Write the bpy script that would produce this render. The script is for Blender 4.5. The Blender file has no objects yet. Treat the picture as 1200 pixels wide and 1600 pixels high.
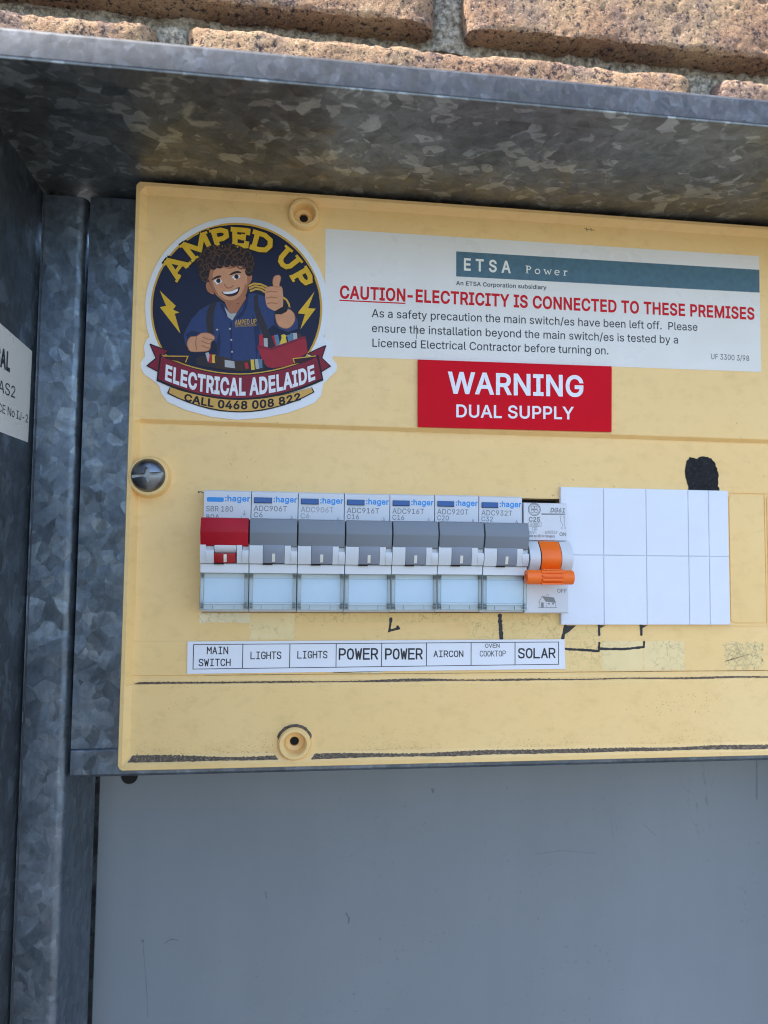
import bpy, bmesh, math, random
from mathutils import Vector, Matrix, noise
random.seed(7)
scene = bpy.context.scene
COL = scene.collection
MM = 0.001            # everything below is written in millimetres: X right, Y into the wall, Z up

# ------------------------------------------------------------------ camera
cam_d = bpy.data.cameras.new('camera'); cam = bpy.data.objects.new('camera', cam_d); COL.objects.link(cam)
scene.camera = cam
yaw, pitch, roll = math.radians(7.2986), math.radians(3.5547), math.radians(0.6249)
fw = Vector((math.sin(yaw)*math.cos(pitch), math.cos(yaw)*math.cos(pitch), math.sin(pitch)))
r0 = Vector((math.cos(yaw), -math.sin(yaw), 0)); u0 = r0.cross(fw)
rt = math.cos(roll)*r0 + math.sin(roll)*u0; up = -math.sin(roll)*r0 + math.cos(roll)*u0
cam.matrix_world = Matrix(((rt.x, up.x, -fw.x, 0), (rt.y, up.y, -fw.y, -0.2876), (rt.z, up.z, -fw.z, 0), (0, 0, 0, 1)))
cam_d.sensor_fit = 'VERTICAL'; cam_d.sensor_height = 36.0; cam_d.lens = 36.0*1175.13/1600
cam_d.clip_start = 0.01; cam_d.clip_end = 500
cam_d.dof.use_dof = True; cam_d.dof.focus_distance = 0.287; cam_d.dof.aperture_fstop = 10
scene.cycles.filter_width = 1.1

# ------------------------------------------------------------------ sky, sun, exposure
SUN = Vector((-0.55, -0.15, 0.82)).normalized()          # direction towards the sun
world = bpy.data.worlds.new('World'); scene.world = world; world.use_nodes = True
wn = world.node_tree; sky = wn.nodes.new('ShaderNodeTexSky'); sky.sky_type = 'NISHITA'; sky.sun_disc = False
sky.sun_elevation = math.asin(SUN.z); sky.sun_rotation = math.atan2(SUN.x, SUN.y)
sky.air_density = 1.0; sky.dust_density = 1.2; sky.ozone_density = 1.0
wn.links.new(sky.outputs[0], wn.nodes['Background'].inputs[0]); wn.nodes['Background'].inputs[1].default_value = 0.15
sl = bpy.data.lights.new('sun', 'SUN'); sl.energy = 3.9; sl.angle = math.radians(0.5); sl.color = (1, 0.94, 0.85)
so = bpy.data.objects.new('sun', sl); COL.objects.link(so); so.rotation_euler = (-SUN).to_track_quat('-Z', 'Y').to_euler()
scene.view_settings.view_transform = 'Standard'; scene.view_settings.look = 'None'
scene.view_settings.exposure = 1.75; scene.view_settings.gamma = 1.0

# ------------------------------------------------------------------ materials
MATS = {}
class N:
    """tiny node-graph helper"""
    def __init__(s, name):
        s.m = bpy.data.materials.new(name); s.m.use_nodes = True; s.t = s.m.node_tree
        s.b = s.t.nodes['Principled BSDF']; s.tc = None; MATS[name] = s.m
    def n(s, ty, **kw):
        nd = s.t.nodes.new(ty)
        for k, v in kw.items():
            if k.startswith('i_'):
                key = k[2:].replace('_', ' ')
                nd.inputs[int(key) if key.isdigit() else key].default_value = v
            else: setattr(nd, k, v)
        return nd
    def l(s, a, b): s.t.links.new(a, b)
    def co(s):
        if not s.tc: s.tc = s.n('ShaderNodeTexCoord')
        return s.tc.outputs['Object']
    def map(s, scale=(1, 1, 1), src=None):
        mp = s.n('ShaderNodeMapping'); mp.inputs['Scale'].default_value = scale; s.l(src or s.co(), mp.inputs[0]); return mp.outputs[0]
    def noise(s, scale, detail=4, rough=.55, src=None, dist=0):
        nd = s.n('ShaderNodeTexNoise', i_Scale=scale, i_Detail=detail, i_Roughness=rough, i_Distortion=dist); s.l(src or s.co(), nd.inputs['Vector']); return nd.outputs
    def ramp(s, src, stops, interp='LINEAR'):
        nd = s.n('ShaderNodeValToRGB'); cr = nd.color_ramp; cr.interpolation = interp
        while len(cr.elements) < len(stops): cr.elements.new(.5)
        for e, (p, c) in zip(cr.elements, stops):
            e.position = p; e.color = c if len(c) == 4 else (*c, 1)
        s.l(src, nd.inputs[0]); return nd.outputs[0]
    def mix(s, f, a, b, mode='MIX'):
        nd = s.n('ShaderNodeMix', data_type='RGBA', blend_type=mode)
        for sock, v in ((nd.inputs[0], f), (nd.inputs[6], a), (nd.inputs[7], b)):
            if isinstance(v, (int, float)): sock.default_value = v
            elif isinstance(v, tuple): sock.default_value = (*v, 1) if len(v) == 3 else v
            else: s.l(v, sock)
        return nd.outputs[2]
    def mul(s, a, b, op='MULTIPLY'):
        nd = s.n('ShaderNodeMath', operation=op)
        for sock, v in ((nd.inputs[0], a), (nd.inputs[1], b)):
            if isinstance(v, (int, float)): sock.default_value = v
            else: s.l(v, sock)
        return nd.outputs[0]
    def bump(s, h, strength=.3, dist=.0002, nrm=None):
        nd = s.n('ShaderNodeBump', i_Strength=strength, i_Distance=dist); s.l(h, nd.inputs['Height'])
        if nrm is not None: s.l(nrm, nd.inputs['Normal'])
        s.l(nd.outputs[0], s.b.inputs['Normal']); return nd.outputs[0]
    def set(s, **kw):
        for k, v in kw.items():
            sock = s.b.inputs[k.replace('_', ' ')]
            if isinstance(v, (int, float)): sock.default_value = v
            elif isinstance(v, tuple): sock.default_value = (*v, 1)
            else: s.l(v, sock)
        return s

def plain(name, col, rough=.45, metal=0.0, var=.06, scale=60, bump=0.0, spec=.5, bscale=900):
    k = N(name); f = k.noise(scale, 5)[0]
    dark = tuple(c*(1-var) for c in col); lite = tuple(min(1, c*(1+var)) for c in col)
    k.set(Base_Color=k.ramp(f, [(.3, dark), (.7, lite)]), Roughness=rough, Metallic=metal)
    k.b.inputs['Specular IOR Level'].default_value = spec
    if bump: k.bump(k.noise(bscale, 3)[0], bump, .0002)
    return k.m

def galvanised(name, base, rough=.4, tilt=.2, contrast=1.0, cell=95, stain=.0, leaf=.42, metal=.8, soft=.09):
    """zinc spangle: angular crystals from two overlaid cell patterns, each crystal tilted and feathered its own way"""
    k = N(name)
    wob = k.noise(95, 3, .6)[1]
    vm = k.n('ShaderNodeVectorMath', operation='MULTIPLY_ADD'); k.l(wob, vm.inputs[0]); vm.inputs[1].default_value = (.0032,)*3; k.l(k.co(), vm.inputs[2])
    def vor(src, sc):
        v = k.n('ShaderNodeTexVoronoi', i_Scale=sc); k.l(src, v.inputs['Vector']); s = k.n('ShaderNodeSeparateColor'); k.l(v.outputs['Color'], s.inputs[0]); return v, s
    v1, s1 = vor(vm.outputs[0], cell); v2, s2 = vor(k.map((1.0, 1.35, .75), vm.outputs[0]), cell*1.5)
    rot = k.n('ShaderNodeVectorRotate', rotation_type='EULER_XYZ'); k.l(k.co(), rot.inputs['Vector'])
    rs = k.n('ShaderNodeVectorMath', operation='SCALE'); k.l(v1.outputs['Color'], rs.inputs[0]); rs.inputs[3].default_value = 6.28; k.l(rs.outputs[0], rot.inputs['Rotation'])
    feather = k.noise(330, 4, .6, k.map((1, .16, .5), rot.outputs[0]))[0]
    f = k.mul(k.mul(s1.outputs[0], s2.outputs[1]), k.ramp(feather, [(.3, (.45,)*3), (.65, (1.15,)*3)]))
    lo = tuple(c*(1-.30*contrast) for c in base); hi = tuple(min(1, c*(1+1.0*contrast)) for c in base)
    c = k.ramp(f, [(.0, lo), (.16, base), (leaf, base), (leaf+soft, hi)])
    c = k.mix(.85, c, k.ramp(feather, [(.28, (.66, .66, .66)), (.7, (1.18, 1.18, 1.18))]), 'MULTIPLY')
    st = k.ramp(k.noise(21, 6, .6)[0], [(.33, (.66, .66, .66)), (.62, (1, 1, 1))])
    c = k.mix(1.0, c, st, 'MULTIPLY')
    fine = k.ramp(k.noise(800, 4, .7, k.map((1, 1, .22)))[0], [(.3, (.82, .82, .82)), (.65, (1.06, 1.06, 1.06))])
    c = k.mix(.7, c, fine, 'MULTIPLY')
    if stain:
        c = k.mix(k.ramp(k.noise(38, 8, .7)[0], [(.60, (0, 0, 0)), (.74, (stain,)*3)]), c, (.10, .08, .065))
    rr = k.ramp(s1.outputs[2], [(0, (rough-.08,)*3), (1, (rough+.14,)*3)])
    k.set(Base_Color=c, Metallic=metal, Roughness=rr)
    ge = k.n('ShaderNodeNewGeometry')
    sub = k.n('ShaderNodeVectorMath', operation='SUBTRACT'); k.l(k.mix(.5, v1.outputs['Color'], v2.outputs['Color']), sub.inputs[0]); sub.inputs[1].default_value = (.5, .5, .5)
    add = k.n('ShaderNodeVectorMath', operation='MULTIPLY_ADD'); k.l(sub.outputs[0], add.inputs[0]); add.inputs[1].default_value = (tilt,)*3; k.l(ge.outputs['Normal'], add.inputs[2])
    nr = k.n('ShaderNodeVectorMath', operation='NORMALIZE'); k.l(add.outputs[0], nr.inputs[0])
    k.bump(k.mul(k.mul(feather, .6), k.noise(1100, 4, .7)[0], 'ADD'), .14, .0002, nr.outputs[0])
    return k.m

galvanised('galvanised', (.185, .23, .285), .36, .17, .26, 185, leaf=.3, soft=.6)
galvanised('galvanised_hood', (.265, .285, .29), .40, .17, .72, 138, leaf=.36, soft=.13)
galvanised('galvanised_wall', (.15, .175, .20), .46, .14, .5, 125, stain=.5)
galvanised('galvanised_lip', (.085, .092, .108), .58, .06, .6, 300, metal=.3, leaf=.2, soft=.8)

# yellowed plastic
k = N('yellow_plastic')
big = k.noise(14, 5, .6)[0]
c = k.ramp(big, [(.3, (.87, .575, .225)), (.55, (.90, .615, .26)), (.75, (.915, .645, .30))])
sm = k.ramp(k.noise(150, 6, .65, k.map((1, 1, 1.6)))[0], [(.28, (.86, .85, .82)), (.5, (1, 1, 1))])
c = k.mix(.6, c, sm, 'MULTIPLY')
spk = k.ramp(k.noise(620, 2, .6)[0], [(.715, (0, 0, 0)), (.76, (.6, .6, .6))])
spm = k.ramp(k.noise(22, 3)[0], [(.42, (0, 0, 0)), (.66, (1, 1, 1))])
c = k.mix(k.mul(spk, spm), c, (.20, .15, .09))
scr = k.ramp(k.noise(55, 5, .7, k.map((5, 1, .7)), 2.2)[0], [(.495, (0, 0, 0)), (.5, (.5, .5, .5)), (.505, (0, 0, 0))])
c = k.mix(k.mul(scr, k.ramp(k.noise(17, 2)[0], [(.55, (0, 0, 0)), (.7, (.55, .55, .55))])), c, (.33, .25, .13))
k.set(Base_Color=c, Roughness=k.ramp(big, [(.3, (.42,)*3), (.7, (.55,)*3)]))
k.bump(k.noise(900, 4, .6)[0], .10, .0002)

# tape residue: paler, with fine dirty cracks
def residue(name, col, dirt, amount, dens=260, wd=.09):
    k = N(name)
    wob = k.noise(300, 4)[1]
    vm = k.n('ShaderNodeVectorMath', operation='MULTIPLY_ADD'); k.l(wob, vm.inputs[0]); vm.inputs[1].default_value = (.006,)*3; k.l(k.co(), vm.inputs[2])
    v = k.n('ShaderNodeTexVoronoi', feature='DISTANCE_TO_EDGE', i_Scale=dens); k.l(vm.outputs[0], v.inputs['Vector'])
    crack = k.ramp(v.outputs['Distance'], [(.0, (1, 1, 1)), (wd, (0, 0, 0))])
    where = k.ramp(k.noise(75, 5, .65)[0], [(.52-amount*.22, (0, 0, 0)), (.66, (1, 1, 1))])
    gr = k.ramp(k.noise(1500, 3)[0], [(.4, (.1,)*3), (.62, (1,)*3)])
    f = k.mul(k.mul(k.mul(crack, where), gr), .85)
    base = k.mix(1.0, col, k.ramp(k.noise(90, 4)[0], [(.3, (.9, .9, .87)), (.7, (1, 1, 1))]), 'MULTIPLY')
    k.set(Base_Color=k.mix(f, base, dirt), Roughness=.6)
    k.bump(k.noise(700, 4)[0], .2, .0002)
residue('residue_pale', (.91, .70, .355), (.20, .15, .10), .25)
residue('residue_white', (.89, .77, .51), (.22, .17, .10), .2)
residue('residue_dirty', (.90, .64, .275), (.26, .18, .08), .75, 270, .09)
residue('residue_scuffed', (.88, .65, .30), (.09, .08, .07), 1.5, 480, .20)

# grime collected on ledges
k = N('ledge_dust'); g = k.noise(1300, 3)[0]
k.set(Base_Color=k.ramp(g, [(.3, (.085, .064, .048)), (.55, (.165, .13, .10)), (.75, (.36, .29, .19))]), Roughness=1.0); k.bump(g, .8, .0006)
k.b.inputs['Specular IOR Level'].default_value = .1
k = N('speck_dirt'); k.set(Base_Color=(.24, .18, .10), Roughness=1.0)

def aged(name, col, rough, dirt, amt):
    k = N(name)
    c = k.mix(1.0, col, k.ramp(k.noise(30, 5, .6)[0], [(.3, (.94, .93, .90)), (.7, (1, 1, 1))]), 'MULTIPLY')
    sp = k.ramp(k.noise(520, 3, .6)[0], [(.70, (0, 0, 0)), (.76, (.6,)*3)])
    c = k.mix(k.mul(sp, k.ramp(k.noise(26, 4)[0], [(.45, (0, 0, 0)), (.65, (amt,)*3)])), c, dirt)
    sc = k.ramp(k.noise(40, 5, .7, k.map((.6, 1, 3.5)), 1.6)[0], [(.497, (0, 0, 0)), (.5, (.6,)*3), (.503, (0, 0, 0))])
    c = k.mix(k.mul(sc, k.ramp(k.noise(13, 2)[0], [(.5, (0, 0, 0)), (.64, (amt,)*3)])), c, dirt)
    k.set(Base_Color=c, Roughness=k.ramp(k.noise(70, 5)[0], [(.3, (rough-.07,)*3), (.7, (rough+.10,)*3)])); k.bump(k.mul(k.noise(420, 3)[0], k.noise(25, 3)[0], 'ADD'), .10, .0003)
aged('etsa_vinyl', (.78, .755, .71), .30, (.38, .33, .25), .8)
aged('white_vinyl', (.76, .775, .80), .34, (.5, .48, .44), .4)
aged('blank_white', (.745, .785, .875), .42, (.50, .52, .58), .5)
aged('breaker_white', (.66, .69, .745), .42, (.34, .33, .33), .5)
aged('lever_grey', (.19, .218, .255), .46, (.32, .34, .37), .5)
k = N('marker_ink'); g = k.noise(420, 5, .7)[0]
k.set(Base_Color=k.ramp(g, [(.38, (.010, .009, .013)), (.60, (.022, .019, .024)), (.72, (.14, .11, .075))]), Roughness=.5)
k = N('black_felt'); g = k.noise(800, 5, .7)[0]
k.set(Base_Color=k.ramp(g, [(.35, (.006, .006, .008)), (.6, (.02, .02, .024)), (.75, (.10, .10, .11))]), Roughness=.95); k.bump(g, 1, .0008)
plain('teal_print', (.060, .135, .178), .38, var=.16, scale=400)
plain('teal_dark_print', (.03, .04, .06), .4)
plain('cream_print', (.80, .78, .70), .4)
plain('red_print', (.58, .006, .014), .42, var=.08, spec=.2)
plain('black_print', (.018, .018, .022), .45)
plain('warning_red', (.62, .0005, .012), .36, var=.05, bump=.04, spec=.10)
plain('warning_white', (.80, .81, .85), .4, var=.05, scale=500)
plain('paper_white', (.78, .80, .85), .40, var=.015)
plain('breaker_bright', (.70, .725, .755), .36, var=.02)
plain('breaker_inner', (.55, .60, .66), .5)
plain('lever_red', (.40, .003, .016), .44, var=.12, scale=120, bump=.05, spec=.25)
plain('toggle_grey', (.21, .235, .285), .38)
plain('toggle_red', (.36, .004, .012), .32)
plain('indicator', (.70, .68, .60), .5)
plain('orange_plastic', (.90, .155, .008), .38, var=.06, scale=120)
plain('brand_blue', (.012, .28, .72), .4)
plain('button_blue', (.014, .10, .33), .35)
plain('grey_print', (.22, .23, .25), .5)
plain('pale_grey_print', (.36, .375, .40), .5)
plain('dark_grey_print', (.10, .105, .115), .5)
plain('screw_metal', (.19, .205, .225), .33, 1.0, .25, 300, .10)
plain('black_gap', (.008, .008, .009), .8)
plain('board_mark', (.135, .148, .162), .7, var=.3, scale=500)
k = N('board_paint'); g = k.noise(9, 5, .6)[0]
c = k.ramp(g, [(.3, (.207, .236, .262)), (.7, (.236, .266, .294))])
dst = k.ramp(k.noise(520, 3, .6)[0], [(.665, (0, 0, 0)), (.72, (.7,)*3)])
c = k.mix(1.0, c, k.ramp(k.noise(6, 6, .6, k.map((3, 1, .4)))[0], [(.3, (.93,)*3), (.7, (1.03,)*3)]), 'MULTIPLY')
c = k.mix(k.mul(dst, k.ramp(k.noise(14, 4)[0], [(.42, (0, 0, 0)), (.66, (1, 1, 1))])), c, (.10, .10, .10))
scr = k.ramp(k.noise(16, 4, .6, k.map((2.2, 1, .5)), 1.2)[0], [(.4985, (0, 0, 0)), (.5, (.8, .8, .8)), (.5015, (0, 0, 0))])
c = k.mix(k.mul(scr, k.ramp(k.noise(9, 2)[0], [(.55, (0, 0, 0)), (.66, (.6,)*3)])), c, (.10, .115, .13))
k.set(Base_Color=c, Roughness=k.ramp(k.noise(60, 5)[0], [(.3, (.34,)*3), (.7, (.48,)*3)])); k.bump(k.noise(300, 4)[0], .05, .0002)
# emblem inks
for nm, col in (('ink_gold', (.60, .34, .045)), ('ink_navy', (.008, .011, .038)), ('ink_maroon', (.22, .012, .030)), ('ink_maroon_dark', (.035, .008, .014)),
                ('ink_skin', (.60, .285, .145)), ('ink_skin_dark', (.40, .155, .072)), ('ink_cheek', (.63, .27, .15)), ('ink_hair', (.022, .011, .008)), ('ink_curl', (.085, .040, .022)), ('ink_shirt', (.024, .044, .135)),
                ('ink_shirt_dark', (.013, .021, .075)), ('ink_white', (.76, .77, .80)), ('ink_black', (.010, .009, .012)), ('ink_strap', (.028, .022, .026)),
                ('ink_leather', (.050, .026, .018)), ('ink_bag', (.34, .018, .032)), ('ink_grey', (.42, .42, .42)), ('ink_steel', (.10, .20, .30)), ('ink_title', (.70, .42, .022)), ('ink_band', (.62, .36, .085)), ('ink_red', (.45, .02, .03)), ('ink_yellow', (.7, .5, .06))):
    plain(nm, col, .40, var=.07, scale=350, spec=.22)

def clear_plastic(name, tint, gloss_rough=.06, amount=1.0):
    m = bpy.data.materials.new(name); m.use_nodes = True; t = m.node_tree; t.nodes.remove(t.nodes['Principled BSDF'])
    out = t.nodes['Material Output']; tr = t.nodes.new('ShaderNodeBsdfTransparent'); tr.inputs[0].default_value = (*tint, 1)
    gl = t.nodes.new('ShaderNodeBsdfGlossy'); gl.inputs['Roughness'].default_value = gloss_rough
    fr = t.nodes.new('ShaderNodeMath'); fr.operation = 'MULTIPLY_ADD'; fr.inputs[1].default_value = .5; fr.inputs[2].default_value = .035
    lw = t.nodes.new('ShaderNodeLayerWeight'); lw.inputs[0].default_value = .5; pw = t.nodes.new('ShaderNodeMath'); pw.operation = 'POWER'; pw.inputs[1].default_value = 4.0; t.links.new(lw.outputs['Facing'], pw.inputs[0]); t.links.new(pw.outputs[0], fr.inputs[0])
    mx = t.nodes.new('ShaderNodeMixShader'); t.links.new(fr.outputs[0], mx.inputs[0]); t.links.new(tr.outputs[0], mx.inputs[1]); t.links.new(gl.outputs[0], mx.inputs[2])
    t.links.new(mx.outputs[0], out.inputs[0]); MATS[name] = m
clear_plastic('clear_pane', (.975, .992, 1.0)); clear_plastic('clear_edge', (.965, .995, 1.0), .08); clear_plastic('clear_clip', (.82, .93, .955), .12); clear_plastic('clear_line', (.70, .83, .87), .12)

# brick and mortar
k = N('brick_face')
obi = k.n('ShaderNodeObjectInfo'); off = k.n('ShaderNodeVectorMath', operation='ADD'); k.l(k.co(), off.inputs[0])
sc_ = k.n('ShaderNodeVectorMath', operation='SCALE'); k.l(obi.outputs['Random'], sc_.inputs[0]); sc_.inputs[3].default_value = 3.0; k.l(sc_.outputs[0], off.inputs[1]); P = off.outputs[0]
c = k.ramp(k.noise(26, 6, .65, P)[0], [(.30, (.30, .16, .10)), (.46, (.44, .27, .165)), (.62, (.54, .37, .22)), (.8, (.43, .265, .17))])
pur = k.ramp(k.noise(19, 7, .75, P, .6)[0], [(.50, (0, 0, 0)), (.63, (.7,)*3)])
c = k.mix(pur, c, (.135, .105, .125))
gr = k.noise(380, 7, .72, P)[0]
c = k.mix(k.ramp(gr, [(.415, (.95,)*3), (.455, (0, 0, 0))]), c, (.05, .038, .046))
c = k.mix(k.ramp(k.noise(1300, 3, .6, P)[0], [(.36, (.7,)*3), (.45, (0, 0, 0))]), c, (.12, .085, .075))
c = k.mix(k.ramp(k.noise(700, 4, .7, P)[0], [(.57, (0, 0, 0)), (.66, (.85,)*3)]), c, (.66, .50, .35))
v = k.n('ShaderNodeTexVoronoi', i_Scale=260); k.l(k.mix(.02, P, k.noise(500, 2, .6, P)[1]), v.inputs['Vector'])
pn = k.ramp(k.noise(90, 3, .6, P)[0], [(.45, (0, 0, 0)), (.6, (1, 1, 1))])
pit = k.ramp(v.outputs['Distance'], [(.10, (0, 0, 0)), (.24, (1, 1, 1))])
c = k.mix(k.mul(k.mul(k.ramp(v.outputs['Distance'], [(.16, (1, 1, 1)), (.28, (0, 0, 0))]), pn), .75), c, (.05, .038, .045))
k.set(Base_Color=c, Roughness=.95); k.b.inputs['Specular IOR Level'].default_value = .2
k.bump(k.mul(k.mul(gr, 1.0), k.mul(pit, .3), 'ADD'), 1.0, .0025)
k = N('mortar'); g = k.noise(360, 6, .82)[0]
c = k.ramp(g, [(.38, (.065, .06, .055)), (.46, (.24, .225, .195)), (.52, (.46, .425, .355)), (.60, (.74, .69, .59))])
c = k.mix(k.ramp(k.noise(60, 4)[0], [(.4, (0, 0, 0)), (.65, (.5,)*3)]), c, (.22, .17, .10))
k.set(Base_Color=c, Roughness=1.0); k.bump(g, .9, .0020)
k = N('paving'); g = k.noise(3, 8, .7)[0]
k.set(Base_Color=k.ramp(g, [(.3, (.10, .096, .09)), (.7, (.14, .135, .126))]), Roughness=.9)

# ------------------------------------------------------------------ geometry helpers
class MB:
    def __init__(s): s.v = []; s.f = []; s.mi = []; s.mats = []
    def mat(s, m):
        if m not in s.mats: s.mats.append(m)
        return s.mats.index(m)
    def face(s, pts, m=None):
        b = len(s.v); s.v += [tuple(p) for p in pts]; s.f.append(tuple(range(b, b+len(pts)))); s.mi.append(s.mat(m) if m else 0); return s
    def raw(s, vs, fs, m=None):
        b = len(s.v); s.v += [tuple(p) for p in vs]; i = s.mat(m) if m else 0
        for f in fs: s.f.append(tuple(b+q for q in f)); s.mi.append(i)
        return s
    def box(s, x0, x1, y0, y1, z0, z1, m=None):
        vs = [(x, y, z) for z in (z0, z1) for y in (y0, y1) for x in (x0, x1)]
        return s.raw(vs, [(0, 1, 5, 4), (2, 6, 7, 3), (0, 2, 3, 1), (4, 5, 7, 6), (0, 4, 6, 2), (1, 3, 7, 5)], m)
    def extr_x(s, prof, x0, x1, m=None):
        """profile of (y, z) points, counter-clockwise or not, swept along x"""
        n = len(prof); vs = [(x0, y, z) for y, z in prof] + [(x1, y, z) for y, z in prof]
        fs = [(i, (i+1) % n, n+(i+1) % n, n+i) for i in range(n)] + [tuple(range(n-1, -1, -1)), tuple(range(n, 2*n))]
        return s.raw(vs, fs, m)
    def extr_y(s, poly, y0, y1, m=None):
        n = len(poly); vs = [(x, y0, z) for x, z in poly] + [(x, y1, z) for x, z in poly]
        fs = [(i, (i+1) % n, n+(i+1) % n, n+i) for i in range(n)] + [tuple(range(n-1, -1, -1)), tuple(range(n, 2*n))]
        return s.raw(vs, fs, m)
    def flat(s, poly, y, m=None):
        return s.face([(x, y, z) for x, z in poly], m)
    def lathe_y(s, cx, cz, prof, n=40, m=None, close=False):
        """profile of (r, y) turned about the y axis through (cx, cz)"""
        vs = []; fs = []
        for r, y in prof:
            for i in range(n):
                a = 2*math.pi*i/n; vs.append((cx+r*math.cos(a), y, cz+r*math.sin(a)))
        for j in range(len(prof)-1):
            for i in range(n): fs.append((j*n+i, j*n+(i+1) % n, (j+1)*n+(i+1) % n, (j+1)*n+i))
        return s.raw(vs, fs, m)
    def ribbon(s, pts, w, y, m=None, caps=0):
        """flat stroke of width w (number or list) along (x, z) points"""
        n = len(pts); ws = w if isinstance(w, (list, tuple)) else [w]*n
        P = [Vector(p) for p in pts]; L = []; Rr = []
        for i in range(n):
            d1 = (P[i]-P[i-1]).normalized() if i else None; d2 = (P[i+1]-P[i]).normalized() if i < n-1 else None
            d = (d1+d2) if (d1 and d2) else (d1 or d2)
            if d.length < 1e-6: d = d1
            d.normalize(); nn = Vector((-d.y, d.x)); kk = 1.0
            if d1 and d2: kk = 1/max(.5, nn.dot(Vector((-d1.y, d1.x))))
            L.append(P[i]+nn*ws[i]/2*kk); Rr.append(P[i]-nn*ws[i]/2*kk)
        vs = [(p.x, y, p.y) for p in L]+[(p.x, y, p.y) for p in Rr]
        s.raw(vs, [(i, i+1, n+i+1, n+i) for i in range(n-1)], m)
        if caps:
            for q, (c, d, ww) in enumerate(((P[0], P[0]-P[1], ws[0]), (P[-1], P[-1]-P[-2], ws[-1]))):
                a0 = math.atan2(d.y, d.x); s.face([(c.x+ww/2*math.cos(a0+t), y, c.y+ww/2*math.sin(a0+t)) for t in [math.pi*(j/6-.5) for j in range(7)]], m)
        return s
    def build(s, name, mat, parent=None, bevel=0, seg=2, smooth=False, label=None):
        o_ = ORG.get(parent.name, (0, 0, 0)) if parent else (0, 0, 0)
        me = bpy.data.meshes.new(name)
        me.from_pydata([((x-o_[0])*MM, (y-o_[1])*MM, (z-o_[2])*MM) for x, y, z in s.v], [], s.f)
        for m in (s.mats or [mat]): me.materials.append(MATS[m])
        me.polygons.foreach_set('material_index', s.mi); me.update()
        bm = bmesh.new(); bm.from_mesh(me)
        if bevel or smooth:
            bmesh.ops.remove_doubles(bm, verts=bm.verts, dist=1e-7)
            bmesh.ops.recalc_face_normals(bm, faces=bm.faces)
        if bevel:
            ed = [e for e in bm.edges if len(e.link_faces) == 2 and e.calc_face_angle(0) > math.radians(28)]
            bmesh.ops.bevel(bm, geom=ed, offset=bevel*MM, segments=seg, affect='EDGES', profile=.6, clamp_overlap=True)
        if smooth:
            for f in bm.faces: f.smooth = True
            for e in bm.edges:
                if len(e.link_faces) == 2 and e.calc_face_angle(0) > math.radians(38): e.smooth = False
        bm.to_mesh(me); bm.free()
        o = bpy.data.objects.new(name, me); COL.objects.link(o)
        if parent: o.parent = parent
        if label: o['label'] = label
        ORG[o.name] = o_
        return o
ORG = {}
def thing(name, label, cat, loc=(0, 0, 0), group=None):
    o = bpy.data.objects.new(name, None); COL.objects.link(o); o.empty_display_size = .01
    o.location = [c*MM for c in loc]; ORG[o.name] = tuple(loc)
    o['label'] = label; o['category'] = cat
    if group: o['group'] = group
    return o
def cut(obj, *cutters):
    """boolean difference, baked into the mesh; the cutters are thrown away"""
    for c in cutters:
        bm = bmesh.new(); bm.from_mesh(c.data); bmesh.ops.recalc_face_normals(bm, faces=bm.faces); bm.to_mesh(c.data); bm.free()
        md = obj.modifiers.new('cut', 'BOOLEAN'); md.operation = 'DIFFERENCE'; md.object = c; md.solver = 'EXACT'
    bpy.context.view_layer.update()
    me = bpy.data.meshes.new_from_object(obj.evaluated_get(bpy.context.evaluated_depsgraph_get()))
    obj.modifiers.clear(); obj.data = me
    for c in cutters: bpy.data.objects.remove(c)
def cyl_cutter(cx, cz, r, y0, y1, n=40):
    return MB().extr_y([(cx+r*math.cos(2*math.pi*i/n), cz+r*math.sin(2*math.pi*i/n)) for i in range(n)], y0, y1).build('cutter', 'black_gap')
def smooth_poly(pts, sub=4):
    n = len(pts); out = []
    for i in range(n):
        p0, p1, p2, p3 = (Vector(pts[(i+k) % n]) for k in (-1, 0, 1, 2))
        for j in range(sub):
            t = j/sub; q = .5*((2*p1)+(p2-p0)*t+(2*p0-5*p1+4*p2-p3)*t*t+(3*p1-p0-3*p2+p3)*t**3); out.append((q.x, q.y))
    return out

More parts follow.
